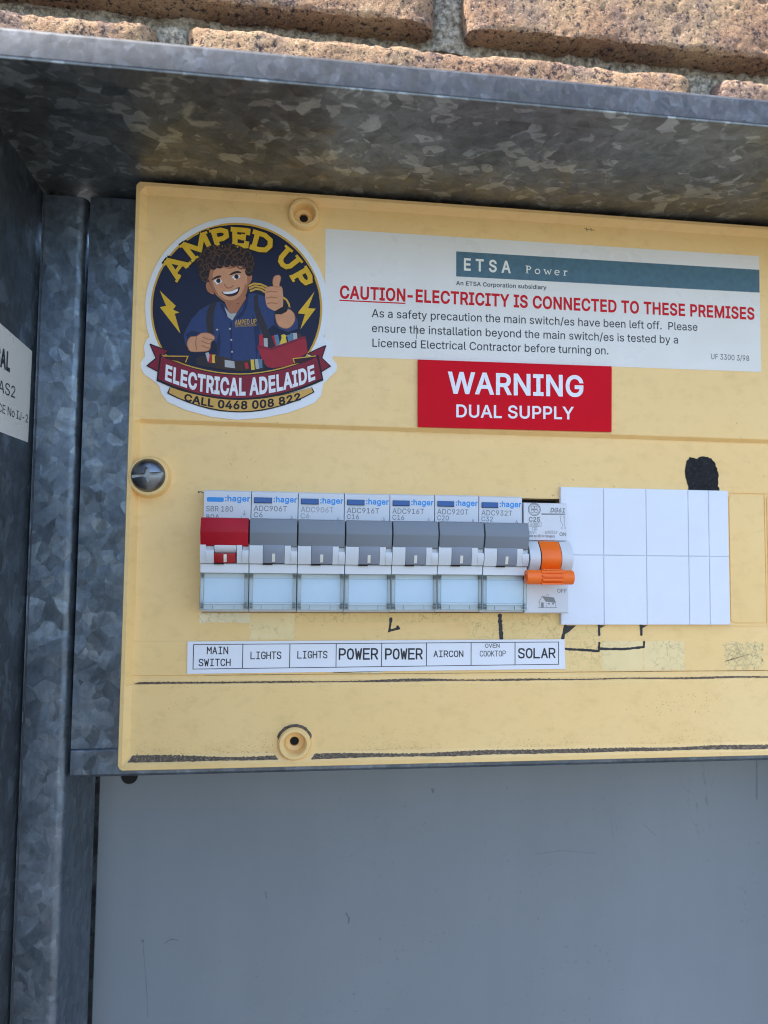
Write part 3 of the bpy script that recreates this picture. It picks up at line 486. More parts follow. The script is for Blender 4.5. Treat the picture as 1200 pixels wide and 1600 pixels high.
# outlines of the emblem print, in millimetres (x, z)
ART = {'white':[(-53.3,83.0),(-54.3,86.5),(-54.9,90.1),(-55.2,93.8),(-55.2,97.5),(-54.7,101.2),(-53.9,104.9),(-52.7,108.4),(-51.2,111.9),(-49.4,115.1),(-47.2,118.2),(-44.7,121.0),(-42.0,123.6),(-39.1,125.8),(-35.9,127.8),(-32.5,129.4),(-29.1,130.6),(-25.5,131.5),(-21.8,131.9),(-18.2,132.0),(-14.5,131.6),(-10.9,130.9),(-7.4,129.7),(-4.1,128.2),(-0.9,126.3),(2.0,124.1),(4.7,121.6),(7.1,118.7),(9.2,115.6),(11.0,112.3),(12.4,108.8),(13.4,105.1),(14.0,101.4),(14.3,97.5),(14.2,93.7),(13.6,89.9),(12.7,86.2),(13.5,85.9),(15.2,84.5),(15.9,82.1),(16.2,77.9),(18.1,75.1),(17.8,72.9),(14.9,70.0),(12.8,67.7),(12.0,63.1),(9.6,60.2),(4.9,58.0),(-0.7,55.8),(-9.7,53.6),(-20.0,52.4),(-29.6,53.2),(-39.2,55.5),(-45.9,58.3),(-48.4,61.7),(-49.2,64.5),(-52.1,66.8),(-54.8,68.6),(-56.4,71.6),(-55.8,73.8),(-54.7,75.5),(-55.3,79.4),(-54.3,82.0)],
 'gold_ring':[(-21.9,129.6),(-19.0,129.7),(-16.2,129.5),(-13.4,129.0),(-10.6,128.3),(-7.9,127.3),(-5.3,126.1),(-2.8,124.7),(-0.5,123.0),(1.7,121.1),(3.7,119.0),(5.5,116.8),(7.1,114.3),(8.5,111.7),(9.7,109.0),(10.6,106.2),(11.3,103.3),(11.7,100.4),(11.9,97.4),(11.8,94.4),(11.5,91.5),(10.9,88.5),(10.1,85.6),(9.0,82.8),(7.7,80.2),(6.2,77.6),(4.5,75.2),(2.6,72.9),(0.5,70.8),(-1.8,68.9),(-4.2,67.3),(-6.7,65.8),(-9.3,64.6),(-12.0,63.6),(-14.8,62.9),(-17.6,62.4),(-20.4,62.1),(-23.2,62.2),(-26.0,62.4),(-28.7,62.9),(-31.4,63.7),(-34.0,64.7),(-36.5,65.9),(-38.9,67.4),(-41.2,69.1),(-43.3,70.9),(-45.2,73.0),(-46.9,75.2),(-48.5,77.5),(-49.8,80.0),(-51.0,82.7),(-51.9,85.4),(-52.6,88.2),(-53.0,91.0),(-53.2,93.9),(-53.2,96.8),(-52.9,99.7),(-52.4,102.6),(-51.6,105.4),(-50.7,108.2),(-49.4,110.8),(-48.0,113.4),(-46.4,115.8),(-44.6,118.1),(-42.6,120.2),(-40.4,122.2),(-38.0,123.9),(-35.6,125.5),(-33.0,126.8),(-30.3,127.8),(-27.6,128.7),(-24.8,129.3)],
 'navy':[(-21.9,128.8),(-19.1,128.8),(-16.3,128.7),(-13.6,128.2),(-10.9,127.5),(-8.2,126.6),(-5.7,125.4),(-3.3,124.0),(-1.0,122.3),(1.1,120.5),(3.1,118.5),(4.9,116.2),(6.4,113.9),(7.8,111.4),(8.9,108.7),(9.8,106.0),(10.5,103.2),(10.9,100.3),(11.1,97.4),(11.0,94.5),(10.7,91.6),(10.1,88.7),(9.3,85.9),(8.3,83.2),(7.0,80.5),(5.5,78.0),(3.8,75.7),(2.0,73.5),(-0.1,71.4),(-2.2,69.6),(-4.6,67.9),(-7.0,66.5),(-9.6,65.3),(-12.2,64.4),(-14.9,63.6),(-17.6,63.2),(-20.4,62.9),(-23.1,63.0),(-25.9,63.2),(-28.6,63.7),(-31.2,64.5),(-33.7,65.4),(-36.2,66.6),(-38.5,68.1),(-40.7,69.7),(-42.8,71.5),(-44.6,73.5),(-46.3,75.7),(-47.9,78.0),(-49.2,80.4),(-50.3,83.0),(-51.2,85.6),(-51.8,88.3),(-52.3,91.1),(-52.5,93.9),(-52.4,96.8),(-52.2,99.6),(-51.7,102.4),(-50.9,105.2),(-50.0,107.9),(-48.8,110.5),(-47.4,113.0),(-45.8,115.4),(-44.0,117.6),(-42.0,119.7),(-39.9,121.5),(-37.6,123.3),(-35.2,124.7),(-32.7,126.0),(-30.1,127.1),(-27.4,127.9),(-24.7,128.5)],
 'bolt1':[(-50.0,101.1),(-43.9,95.5),(-44.9,94.0),(-42.5,93.0),(-44.2,92.4),(-41.9,84.8),(-49.8,94.7),(-47.5,95.3)],
 'bolt2':[(8.7,104.0),(2.7,95.7),(2.6,95.0),(5.2,94.9),(3.5,88.8),(9.3,97.3),(6.4,97.3)],
 'coil':[[(-16.8,104.8),(-14.7,105.9),(-12.1,105.8),(-9.6,104.8)],[(-16.5,103.8),(-14.4,104.9),(-11.8,104.7),(-9.8,103.7)],[(-16.1,102.8),(-14.0,103.8),(-12.1,103.7),(-10.2,102.6)],[(-3.5,101.1),(-2.1,100.2),(-1.1,98.5),(-0.9,96.9)]],
 'shirt':[(-40.9,84.1),(-40.0,86.8),(-37.9,90.9),(-34.8,94.7),(-31.4,96.9),(-27.5,98.2),(-25.6,97.2),(-21.6,93.7),(-18.5,97.9),(-16.7,101.9),(-14.6,102.2),(-10.7,101.4),(-8.1,99.9),(-6.0,95.2),(-1.4,97.5),(0.9,95.6),(2.6,92.3),(2.8,88.9),(-1.2,87.2),(-4.9,88.5),(-6.9,89.8),(-10.4,86.3),(-11.9,82.2),(-11.5,74.2),(-17.9,72.2),(-28.2,74.7),(-28.4,81.4),(-30.1,83.6),(-34.1,79.8),(-37.9,77.9),(-40.2,80.8)],
 'shirt_shade':[[(-27.5,97.4),(-26.2,97.2),(-23.5,93.6),(-21.6,92.1),(-21.9,91.0),(-24.8,92.6),(-26.8,95.5)],[(-17.5,100.7),(-16.5,101.4),(-17.1,96.7),(-18.4,93.2),(-20.9,91.1),(-21.1,92.1),(-18.7,95.2)],[(-28.4,81.4),(-27.3,86.8),(-26.8,82.1),(-27.3,74.8),(-28.3,75.0)],[(-15.1,94.1),(-12.1,88.2),(-12.3,82.1),(-13.1,75.4),(-13.9,84.7)],[(-40.0,84.8),(-37.5,86.2),(-33.6,85.4),(-36.8,84.0),(-38.8,82.2)],[(-6.6,94.2),(-4.6,91.9),(-5.2,88.9),(-6.7,90.3)],[(-23.5,90.3),(-22.8,90.3),(-22.2,75.7),(-22.8,75.8)]],
 'tee':[(-25.7,96.1),(-23.5,93.6),(-21.0,93.8),(-22.5,91.0),(-24.3,92.1)],
 'neck':[(-25.7,98.2),(-23.6,97.1),(-20.4,97.5),(-18.2,102.0),(-17.5,100.0),(-21.0,93.9),(-23.7,93.8)],
 'face':[(-32.3,109.2),(-31.7,111.6),(-27.9,113.5),(-23.3,112.5),(-20.1,113.7),(-17.8,111.5),(-17.2,107.4),(-17.3,102.7),(-18.8,99.6),(-21.0,97.6),(-23.6,97.1),(-26.2,98.5),(-28.9,100.7),(-30.9,103.9),(-31.9,106.6)],
 'ear1':[(-31.6,105.3),(-32.6,105.2),(-32.8,103.5),(-32.0,101.7),(-30.5,100.8),(-29.7,101.0),(-30.6,103.3)],
 'ear2':[(-17.7,109.1),(-16.9,110.3),(-15.9,110.1),(-15.4,108.2),(-16.0,106.2),(-17.2,105.3),(-17.6,106.7)],
 'beard':[(-17.7,106.1),(-17.3,102.7),(-18.8,99.6),(-21.0,97.6),(-23.6,97.1),(-26.1,98.4),(-28.7,100.6),(-27.6,100.3),(-25.0,98.9),(-22.4,98.9),(-20.0,100.7),(-18.6,103.3)],
 'fshade':[(-31.8,106.2),(-31.6,110.6),(-27.9,113.2),(-23.3,112.1),(-20.0,113.5),(-17.4,111.1),(-18.0,110.6),(-20.4,112.3),(-23.6,111.0),(-27.5,111.5),(-29.9,110.1),(-30.4,106.7),(-29.6,103.4),(-28.1,100.8),(-28.9,100.8),(-30.9,103.9)],
 'cheek':[[(-27.3,104.2),(-25.8,104.9),(-24.8,104.0),(-26.3,102.9)],[(-21.2,105.5),(-19.3,106.6),(-18.6,105.3),(-20.2,104.2)]],
 'hair_base':[(-36.3,113.0),(-35.7,115.1),(-33.2,117.3),(-31.9,119.0),(-28.7,118.6),(-25.5,120.1),(-22.2,119.7),(-18.9,118.8),(-16.6,117.0),(-15.7,114.3),(-16.1,110.9),(-17.4,109.5),(-18.1,112.1),(-20.1,113.5),(-24.0,113.0),(-26.6,112.3),(-29.8,111.7),(-31.4,110.3),(-31.9,107.2),(-32.5,105.2),(-34.2,106.4),(-35.6,108.7)],
 'curl_blobs':[[(-35.9,114.7),(-34.8,114.4),(-34.3,113.4),(-34.4,112.3),(-35.2,111.5),(-36.3,111.5),(-37.2,112.1),(-37.4,113.2),(-36.9,114.3)],[(-35.1,111.4),(-34.3,111.2),(-33.8,110.4),(-33.9,109.5),(-34.6,108.8),(-35.5,108.8),(-36.2,109.3),(-36.4,110.2),(-35.9,111.1)],[(-34.2,108.8),(-33.3,108.5),(-32.9,107.8),(-33.0,106.8),(-33.7,106.2),(-34.6,106.1),(-35.3,106.7),(-35.4,107.6),(-35.0,108.4)],[(-34.7,117.0),(-33.8,116.7),(-33.2,115.8),(-33.4,114.8),(-34.1,114.1),(-35.1,114.1),(-35.8,114.7),(-36.0,115.7),(-35.6,116.6)],[(-32.4,119.2),(-31.3,118.8),(-30.7,117.9),(-30.9,116.7),(-31.8,115.8),(-32.9,115.8),(-33.8,116.5),(-34.0,117.6),(-33.5,118.7)],[(-30.3,120.4),(-29.2,120.1),(-28.6,119.1),(-28.8,117.9),(-29.7,117.0),(-30.8,117.0),(-31.7,117.7),(-31.9,118.9),(-31.4,119.9)],[(-28.1,120.3),(-27.3,120.0),(-26.8,119.3),(-26.9,118.3),(-27.6,117.7),(-28.5,117.6),(-29.2,118.2),(-29.4,119.1),(-29.0,119.9)],[(-25.4,121.0),(-24.6,120.8),(-24.1,120.0),(-24.3,119.0),(-24.9,118.4),(-25.8,118.3),(-26.5,118.9),(-26.7,119.8),(-26.3,120.6)],[(-23.0,121.1),(-22.1,120.8),(-21.5,120.0),(-21.7,118.9),(-22.4,118.2),(-23.4,118.1),(-24.2,118.8),(-24.4,119.8),(-23.9,120.7)],[(-20.2,120.2),(-19.3,119.9),(-18.8,119.1),(-19.0,118.1),(-19.7,117.5),(-20.6,117.4),(-21.3,118.0),(-21.5,118.9),(-21.1,119.8)],[(-18.1,119.3),(-17.1,118.9),(-16.5,117.9),(-16.7,116.8),(-17.5,116.0),(-18.6,115.9),(-19.5,116.6),(-19.7,117.7),(-19.2,118.8)],[(-16.3,117.0),(-15.3,116.7),(-14.7,115.7),(-14.8,114.5),(-15.7,113.7),(-16.8,113.6),(-17.7,114.3),(-18.0,115.5),(-17.4,116.6)],[(-15.8,114.1),(-14.8,113.8),(-14.3,113.0),(-14.5,111.9),(-15.2,111.2),(-16.2,111.2),(-17.0,111.8),(-17.2,112.8),(-16.7,113.7)],[(-16.7,111.7),(-15.7,111.4),(-15.2,110.5),(-15.3,109.5),(-16.1,108.7),(-17.1,108.7),(-17.9,109.3),(-18.2,110.4),(-17.7,111.3)],[(-20.1,115.6),(-19.1,115.3),(-18.6,114.4),(-18.7,113.3),(-19.5,112.6),(-20.6,112.5),(-21.4,113.2),(-21.6,114.2),(-21.1,115.2)],[(-22.7,115.1),(-21.7,114.8),(-21.2,113.9),(-21.3,112.8),(-22.1,112.1),(-23.2,112.0),(-24.0,112.6),(-24.2,113.7),(-23.7,114.7)],[(-25.2,114.7),(-24.2,114.4),(-23.7,113.5),(-23.8,112.5),(-24.6,111.8),(-25.6,111.7),(-26.4,112.3),(-26.6,113.4),(-26.1,114.3)],[(-27.9,114.2),(-26.9,113.9),(-26.4,112.9),(-26.5,111.8),(-27.3,111.0),(-28.4,111.0),(-29.2,111.6),(-29.5,112.7),(-28.9,113.7)],[(-30.3,113.2),(-29.3,112.9),(-28.8,112.1),(-29.0,111.1),(-29.7,110.4),(-30.7,110.3),(-31.4,110.9),(-31.6,111.9),(-31.1,112.8)]],
 'curls':[[(-36.4,113.3),(-35.7,114.1),(-34.8,114.1),(-34.2,113.3),(-34.5,112.4),(-35.2,111.9)],[(-35.7,111.1),(-34.8,111.7),(-33.9,111.3),(-33.6,110.2),(-34.2,109.4),(-35.1,109.2)],[(-32.7,107.7),(-33.5,106.8),(-34.6,107.0),(-35.2,108.0),(-34.8,109.1),(-33.8,109.5)],[(-32.7,107.4),(-32.2,106.7),(-32.5,105.8),(-33.3,105.5),(-34.0,105.9),(-34.2,106.7)],[(-34.2,114.0),(-35.2,114.3),(-35.5,115.2),(-35.0,116.1),(-34.0,116.3),(-33.4,115.7)],[(-34.0,116.6),(-33.7,117.9),(-32.5,118.6),(-31.3,118.0),(-31.0,116.6),(-31.7,115.6)],[(-32.4,118.1),(-32.0,119.4),(-30.8,119.9),(-29.7,119.3),(-29.5,118.0),(-30.2,117.1)],[(-28.2,117.3),(-29.3,117.0),(-30.2,117.7),(-30.2,118.9),(-29.2,119.7),(-28.2,119.5)],[(-26.2,120.4),(-25.7,119.3),(-26.3,118.2),(-27.4,118.0),(-28.3,118.7),(-28.3,119.8)],[(-25.2,121.0),(-24.2,120.6),(-23.9,119.5),(-24.5,118.5),(-25.6,118.4),(-26.3,119.1)],[(-21.9,118.9),(-22.8,118.0),(-23.9,118.2),(-24.5,119.2),(-24.1,120.4),(-23.1,120.8)],[(-22.4,119.8),(-21.4,120.5),(-20.2,120.1),(-19.8,118.9),(-20.4,117.8),(-21.5,117.6)],[(-18.1,118.1),(-18.7,117.3),(-19.7,117.2),(-20.3,117.9),(-20.2,119.0),(-19.4,119.5)],[(-19.0,116.9),(-18.7,118.2),(-17.5,118.8),(-16.4,118.2),(-16.1,116.9),(-16.9,115.9)],[(-15.6,116.7),(-15.2,115.5),(-15.8,114.4),(-17.0,114.2),(-17.9,115.1),(-17.8,116.2)],[(-15.0,114.4),(-14.9,113.1),(-15.8,112.2),(-17.0,112.4),(-17.6,113.5),(-17.2,114.5)],[(-16.3,112.4),(-15.5,111.7),(-15.6,110.6),(-16.5,110.0),(-17.5,110.2),(-17.9,111.1)],[(-17.7,115.4),(-17.7,114.2),(-18.6,113.5),(-19.6,113.8),(-20.1,114.8),(-19.7,115.7)],[(-20.2,115.2),(-21.3,114.4),(-22.6,114.9),(-22.9,116.1),(-22.2,117.3),(-21.1,117.5)],[(-23.8,115.1),(-24.7,115.3),(-25.1,116.1),(-24.7,117.0),(-23.8,117.2),(-23.2,116.8)],[(-28.0,114.9),(-28.0,116.3),(-27.0,117.2),(-25.7,116.9),(-25.1,115.7),(-25.6,114.5)],[(-29.6,113.8),(-30.5,114.6),(-30.4,115.8),(-29.4,116.5),(-28.3,116.2),(-27.9,115.2)],[(-32.7,113.1),(-33.0,114.1),(-32.4,115.1),(-31.3,115.2),(-30.6,114.4),(-30.7,113.4)],[(-34.0,111.8),(-33.2,112.4),(-32.2,112.1),(-31.8,111.2),(-32.3,110.2),(-33.2,110.0)],[(-28.8,113.6),(-28.6,112.4),(-29.3,111.5),(-30.4,111.5),(-31.1,112.5),(-30.9,113.5)],[(-26.0,113.9),(-26.0,112.7),(-26.9,111.9),(-28.1,112.1),(-28.6,113.2),(-28.2,114.2)],[(-23.2,113.9),(-23.7,112.7),(-24.9,112.2),(-25.9,112.9),(-26.0,114.3),(-25.2,115.1)],[(-21.3,112.7),(-22.5,112.5),(-23.4,113.4),(-23.2,114.6),(-22.2,115.3),(-21.2,115.0)],[(-18.3,113.3),(-18.6,111.9),(-19.7,111.3),(-20.9,111.8),(-21.2,113.1),(-20.6,114.1)],[(-32.2,116.6),(-31.3,117.5),(-30.0,117.3),(-29.4,116.2),(-29.9,114.9),(-31.0,114.5)],[(-27.6,115.9),(-28.8,116.1),(-29.4,117.1),(-28.9,118.3),(-27.7,118.7),(-26.8,118.1)],[(-26.7,118.3),(-25.7,119.2),(-24.5,119.0),(-23.9,117.8),(-24.5,116.6),(-25.6,116.2)],[(-21.4,117.2),(-22.1,116.5),(-23.1,116.6),(-23.6,117.5),(-23.2,118.5),(-22.4,118.8)],[(-18.7,116.8),(-19.2,115.5),(-20.4,115.1),(-21.4,115.8),(-21.6,117.1),(-20.8,118.0)],[(-17.8,113.8),(-17.2,113.2),(-17.2,112.3),(-18.0,111.7),(-18.8,112.0),(-19.2,112.7)],[(-31.0,110.6),(-32.0,110.4),(-32.8,111.1),(-32.8,112.2),(-32.0,112.9),(-31.0,112.7)]],
 'brow':[[(-30.9,106.1),(-29.7,107.5),(-27.8,108.3),(-27.2,107.7),(-29.3,106.9)],[(-24.2,108.7),(-22.6,110.0),(-20.7,110.5),(-19.5,109.7),(-21.3,109.6),(-22.9,108.9)]],
 'eyew':[[(-29.9,105.8),(-28.7,106.9),(-27.2,106.7),(-26.8,105.8),(-28.2,105.1)],[(-23.2,107.6),(-22.1,108.8),(-20.7,109.0),(-19.9,108.2),(-21.3,107.4)]],
 'iris':[[(-28.2,107.0),(-27.7,106.9),(-27.4,106.4),(-27.4,105.9),(-27.7,105.4),(-28.1,105.3),(-28.6,105.4),(-29.0,105.8),(-29.0,106.3),(-28.7,106.8)],[(-21.4,109.1),(-20.9,108.9),(-20.6,108.5),(-20.6,108.0),(-20.9,107.5),(-21.4,107.3),(-21.9,107.5),(-22.2,107.9),(-22.2,108.4),(-21.9,108.9)]],
 'nose':[[(-25.7,104.4),(-24.7,103.5),(-23.5,103.7),(-22.5,104.7)],[(-25.9,105.2),(-25.6,104.3)]],
 'mouth':[(-26.8,101.8),(-23.7,102.2),(-21.2,103.7),(-20.0,104.0),(-20.8,101.5),(-22.7,100.4),(-24.7,100.3)],
 'teeth':[(-26.3,101.9),(-23.6,102.2),(-21.2,103.4),(-20.7,103.3),(-21.2,102.2),(-23.4,101.3),(-25.7,101.2)],
 'thumb':[(-7.2,105.3),(-7.4,108.0),(-6.6,109.4),(-5.0,109.7),(-4.4,108.5),(-5.0,106.1),(-4.9,105.1)],
 'fist1':[(-10.2,104.1),(-8.8,105.0),(-4.9,105.3),(-3.7,104.5),(-3.3,98.8),(-3.9,95.7),(-5.7,95.3),(-8.6,96.4),(-9.7,97.7),(-10.3,101.1)],
 'fing1':[[(-10.1,102.6),(-8.1,103.2),(-5.8,103.0)],[(-9.9,100.3),(-8.1,100.9),(-5.6,100.7)],[(-9.5,98.1),(-7.7,98.7),(-5.5,98.3)]],
 'watch':[(-6.8,95.2),(-3.4,97.4),(-2.1,98.8),(-1.4,97.9),(-1.9,95.5),(-4.0,94.3),(-6.1,94.2)],
 'forearm':[(-6.1,94.3),(-4.0,94.3),(-1.9,95.6),(-1.1,96.5),(0.9,94.9),(1.3,92.2),(-0.3,89.5),(-2.6,88.8),(-4.9,89.8),(-5.9,91.9)],
 'fist2':[(-39.3,81.5),(-38.1,83.7),(-35.8,84.0),(-34.0,85.4),(-31.1,85.4),(-29.1,84.1),(-29.4,83.0),(-30.5,81.9),(-30.6,79.9),(-31.5,78.6),(-34.7,78.1),(-37.9,78.1),(-38.9,79.5)],
 'fing2':[[(-33.6,83.8),(-31.7,83.2),(-29.7,82.9)],[(-33.9,82.3),(-31.9,81.5),(-30.3,81.3)],[(-33.8,80.6),(-32.2,79.9),(-30.9,79.7)],[(-35.8,83.8),(-36.2,81.7),(-35.7,78.7)]],
 'strap':[[(-32.2,93.8),(-31.0,97.2),(-28.5,98.2),(-29.4,94.7),(-29.8,90.6),(-29.3,85.3),(-31.7,85.5),(-32.5,89.8)],[(-14.6,100.8),(-13.2,102.1),(-12.7,96.9),(-10.5,91.6),(-7.8,85.7),(-5.0,79.8),(-6.0,78.5),(-7.1,78.9),(-9.7,83.6),(-12.8,90.2),(-14.4,95.5)]],
 'belt':[(-35.9,75.1),(-33.4,75.8),(-27.0,76.8),(-20.5,75.1),(-12.8,76.1),(-10.2,74.2),(-11.4,72.1),(-17.9,71.3),(-25.6,71.7),(-34.6,72.8)],
 'pouch':[[(-35.8,75.6),(-34.4,76.4),(-27.7,77.3),(-27.0,72.5),(-31.4,72.3),(-35.6,73.2)],[(-17.9,74.2),(-14.1,76.2),(-10.2,75.9),(-9.8,72.2),(-14.0,71.5),(-17.6,71.5)]],
 'buckle':[[(-25.1,75.4),(-21.5,75.0),(-21.1,72.3),(-25.0,72.6),(-25.1,75.4)]],
 'tools':[[(-31.8,77.9),(-30.8,74.6)],[(-30.1,77.4),(-30.5,74.0)],[(-29.1,77.2),(-29.1,74.0)],[(-28.3,77.0),(-28.1,74.1)],[(-17.0,74.6),(-16.5,72.3)],[(-14.7,76.0),(-14.3,72.0)],[(-13.1,76.2),(-12.6,72.4)],[(-11.6,76.3),(-11.4,72.8)]],
 'bag':[(-12.8,81.1),(-7.7,80.0),(5.4,85.5),(5.9,84.4),(6.5,79.7),(1.6,76.1),(1.3,74.4),(-6.9,73.0),(-8.8,73.3),(-10.8,75.5)],
 'bagedge':[(-12.8,81.4),(-7.7,80.3),(5.5,85.8)],
 'bagtools':[[(-11.6,85.9),(-11.3,81.5)],[(-9.8,84.6),(-9.6,80.9)],[(-6.8,85.8),(-5.1,81.5)],[(-5.8,86.1),(-4.8,81.8)],[(-3.2,86.3),(-2.1,82.6)],[(-2.5,86.3),(-3.8,81.9)],[(-0.9,86.4),(-0.2,83.1)],[(0.4,87.1),(0.8,83.4)],[(1.4,87.2),(1.8,83.8)],[(3.0,86.9),(3.3,84.6)]],
 'tailL':[(-53.0,80.2),(-49.3,78.9),(-46.1,78.0),(-48.3,75.8),(-49.1,72.5),(-49.8,69.8),(-53.8,71.8),(-50.6,74.9)],
 'tailR':[(13.5,82.8),(9.4,80.8),(6.8,79.3),(9.5,77.9),(11.2,75.1),(11.6,72.1),(15.4,74.7),(12.0,77.8)],
 'ribbon_dark':[(-49.3,76.6),(-45.0,74.8),(-40.8,73.3),(-36.6,72.1),(-32.3,71.2),(-28.1,70.6),(-23.8,70.3),(-19.5,70.3),(-15.3,70.7),(-11.0,71.3),(-6.7,72.2),(-2.4,73.4),(2.0,75.0),(6.3,76.9),(10.7,79.0),(12.8,69.0),(8.2,66.8),(3.7,64.9),(-0.9,63.3),(-5.4,62.0),(-10.0,61.0),(-14.5,60.4),(-19.0,60.0),(-23.5,60.0),(-27.9,60.3),(-32.4,60.9),(-36.9,61.8),(-41.3,62.9),(-45.8,64.4),(-50.2,66.2)],
 'ribbon':[(-48.6,75.8),(-44.5,74.0),(-40.3,72.5),(-36.2,71.3),(-32.0,70.4),(-27.9,69.8),(-23.7,69.5),(-19.5,69.5),(-15.3,69.8),(-11.1,70.5),(-6.9,71.4),(-2.7,72.6),(1.5,74.2),(5.8,76.0),(10.0,78.2),(12.1,69.7),(7.6,67.5),(3.2,65.6),(-1.3,64.0),(-5.7,62.8),(-10.2,61.8),(-14.6,61.2),(-19.0,60.8),(-23.4,60.8),(-27.8,61.1),(-32.2,61.6),(-36.5,62.5),(-40.9,63.7),(-45.3,65.1),(-49.6,66.9)],
 'ribbon_edge':[(-48.3,76.1),(-44.2,74.4),(-40.1,72.9),(-36.0,71.8),(-31.9,71.0),(-27.8,70.4),(-23.7,70.1),(-19.5,70.1),(-15.4,70.4),(-11.2,71.1),(-7.1,72.0),(-2.9,73.2),(1.3,74.7),(5.5,76.5),(9.7,78.6)],
 'foldL':[[(-48.3,75.8),(-39.1,76.2),(-39.7,73.6),(-38.5,73.1),(-42.9,74.1),(-46.7,74.7)],[(-48.0,75.8),(-38.8,76.1),(-39.7,73.7)]],
 'foldR':[[(9.6,78.3),(0.9,76.8),(1.3,75.4),(0.6,74.7),(5.6,75.9),(8.5,77.2)],[(9.3,78.4),(0.9,77.0),(1.5,75.3)]],
 'gold_dark':[(-45.2,64.0),(-41.5,63.0),(-37.7,62.1),(-33.9,61.4),(-30.1,60.9),(-26.3,60.6),(-22.5,60.5),(-18.7,60.6),(-14.8,60.8),(-11.0,61.2),(-7.1,61.8),(-3.3,62.6),(0.6,63.6),(4.5,64.8),(8.4,66.1),(9.4,64.2),(5.4,61.9),(1.4,60.0),(-2.6,58.5),(-6.6,57.2),(-10.6,56.2),(-14.6,55.6),(-18.5,55.3),(-22.5,55.3),(-26.5,55.5),(-30.4,56.1),(-34.4,57.1),(-38.3,58.3),(-42.3,59.8),(-46.2,61.6)],
 'gold_band':[(-45.0,63.9),(-41.3,62.8),(-37.5,61.9),(-33.7,61.2),(-30.0,60.7),(-26.2,60.4),(-22.4,60.2),(-18.7,60.3),(-14.9,60.5),(-11.1,61.0),(-7.3,61.6),(-3.4,62.4),(0.4,63.4),(4.2,64.6),(8.1,66.0),(8.8,64.3),(4.9,62.1),(0.9,60.3),(-3.0,58.8),(-6.9,57.6),(-10.8,56.7),(-14.7,56.0),(-18.5,55.7),(-22.4,55.7),(-26.3,56.0),(-30.1,56.6),(-34.0,57.4),(-37.8,58.6),(-41.7,60.0),(-45.5,61.8)],
 'arc_el':[[(-47.1,67.0),(-19.0,62.1),(9.6,69.5)],[(-46.9,72.3),(-19.1,68.2),(9.0,74.7)]],
 'arc_call':[[(-39.9,59.2),(-18.1,56.6),(4.2,61.1)],[(-39.6,61.7),(-18.1,59.6),(3.8,63.7)]],
 'title_c':[(-21.0,95.6),(-21.7,127.8),(-21.6,120.0),(2.7,96.9)],
 'patch':[(-21.6,89.2),(-13.4,90.1),(-13.4,91.6),(-21.5,91.1),(-21.4,88.3),(-13.3,89.2)],
 'buttons':[[(-23.4,88.0),(-23.1,87.9),(-23.0,87.6),(-23.1,87.3),(-23.4,87.2),(-23.7,87.3),(-23.8,87.6),(-23.7,87.9)],[(-22.8,83.7),(-22.5,83.6),(-22.4,83.3),(-22.5,83.0),(-22.8,82.9),(-23.1,83.0),(-23.2,83.3),(-23.1,83.6)],[(-22.4,79.1),(-22.2,79.0),(-22.0,78.7),(-22.1,78.4),(-22.4,78.3),(-22.7,78.4),(-22.8,78.6),(-22.7,78.9)],[(-28.2,87.4),(-28.0,87.3),(-27.8,87.1),(-27.9,86.8),(-28.2,86.6),(-28.5,86.7),(-28.6,87.0),(-28.5,87.3)],[(-14.2,81.1),(-13.9,81.0),(-13.8,80.7),(-13.9,80.4),(-14.2,80.3),(-14.5,80.4),(-14.6,80.7),(-14.5,81.0)]]}

# ================================================================== ground and brick wall
g = MB().face([(-60000, -60000, -1400), (60000, -60000, -1400), (60000, 60000, -1400), (-60000, 60000, -1400)]).build('ground', 'paving'); g['kind'] = 'structure'
wall = thing('brick_wall', 'tan brick wall with raked grey mortar above and around the meter box', 'wall', (80, 22, -1400))
BX0, BX1, BZ0, BZ1 = -101, 366, -430, 151        # hole for the box
mt = MB()
for a in ((-3000, BX0, -1400, 1600), (BX1, 3000, -1400, 1600), (BX0, BX1, -1400, BZ0), (BX0, BX1, BZ1, 205), (BX0, BX1, 262, 1600)):
    mt.face([(a[0], 36, a[2]), (a[1], 36, a[2]), (a[1], 36, a[3]), (a[0], 36, a[3])])
nx, nz = 330, 52; vs = []
for j in range(nz+1):
    for i in range(nx+1):
        x = BX0+(BX1-BX0)*i/nx; z = 205+57*j/nz
        d = 0 if i in (0, nx) or j in (0, nz) else noise.fractal(Vector((x*.09, 3.1, z*.09)), .8, 2, 4)*1.8-.4+noise.noise(Vector((x*.6, z*.6, 4)))*.35*0
        for xp, on in ((67.3, z > 226), (-53, z < 226), (187.3, z < 226)):
            if on and 0 < j < nz: d -= 5.5*math.exp(-((x-xp)/9)**4)
        if 0 < i < nx and 0 < j < nz: d += .5*noise.fractal(Vector((x*.5, z*.5, 4)), .7, 2, 3)
        vs.append((x, 36+d, z))
mt.raw(vs, [(j*(nx+1)+i, j*(nx+1)+i+1, (j+1)*(nx+1)+i+1, (j+1)*(nx+1)+i) for j in range(nz) for i in range(nx)])
mt.build('mortar', 'mortar', wall, smooth=True)
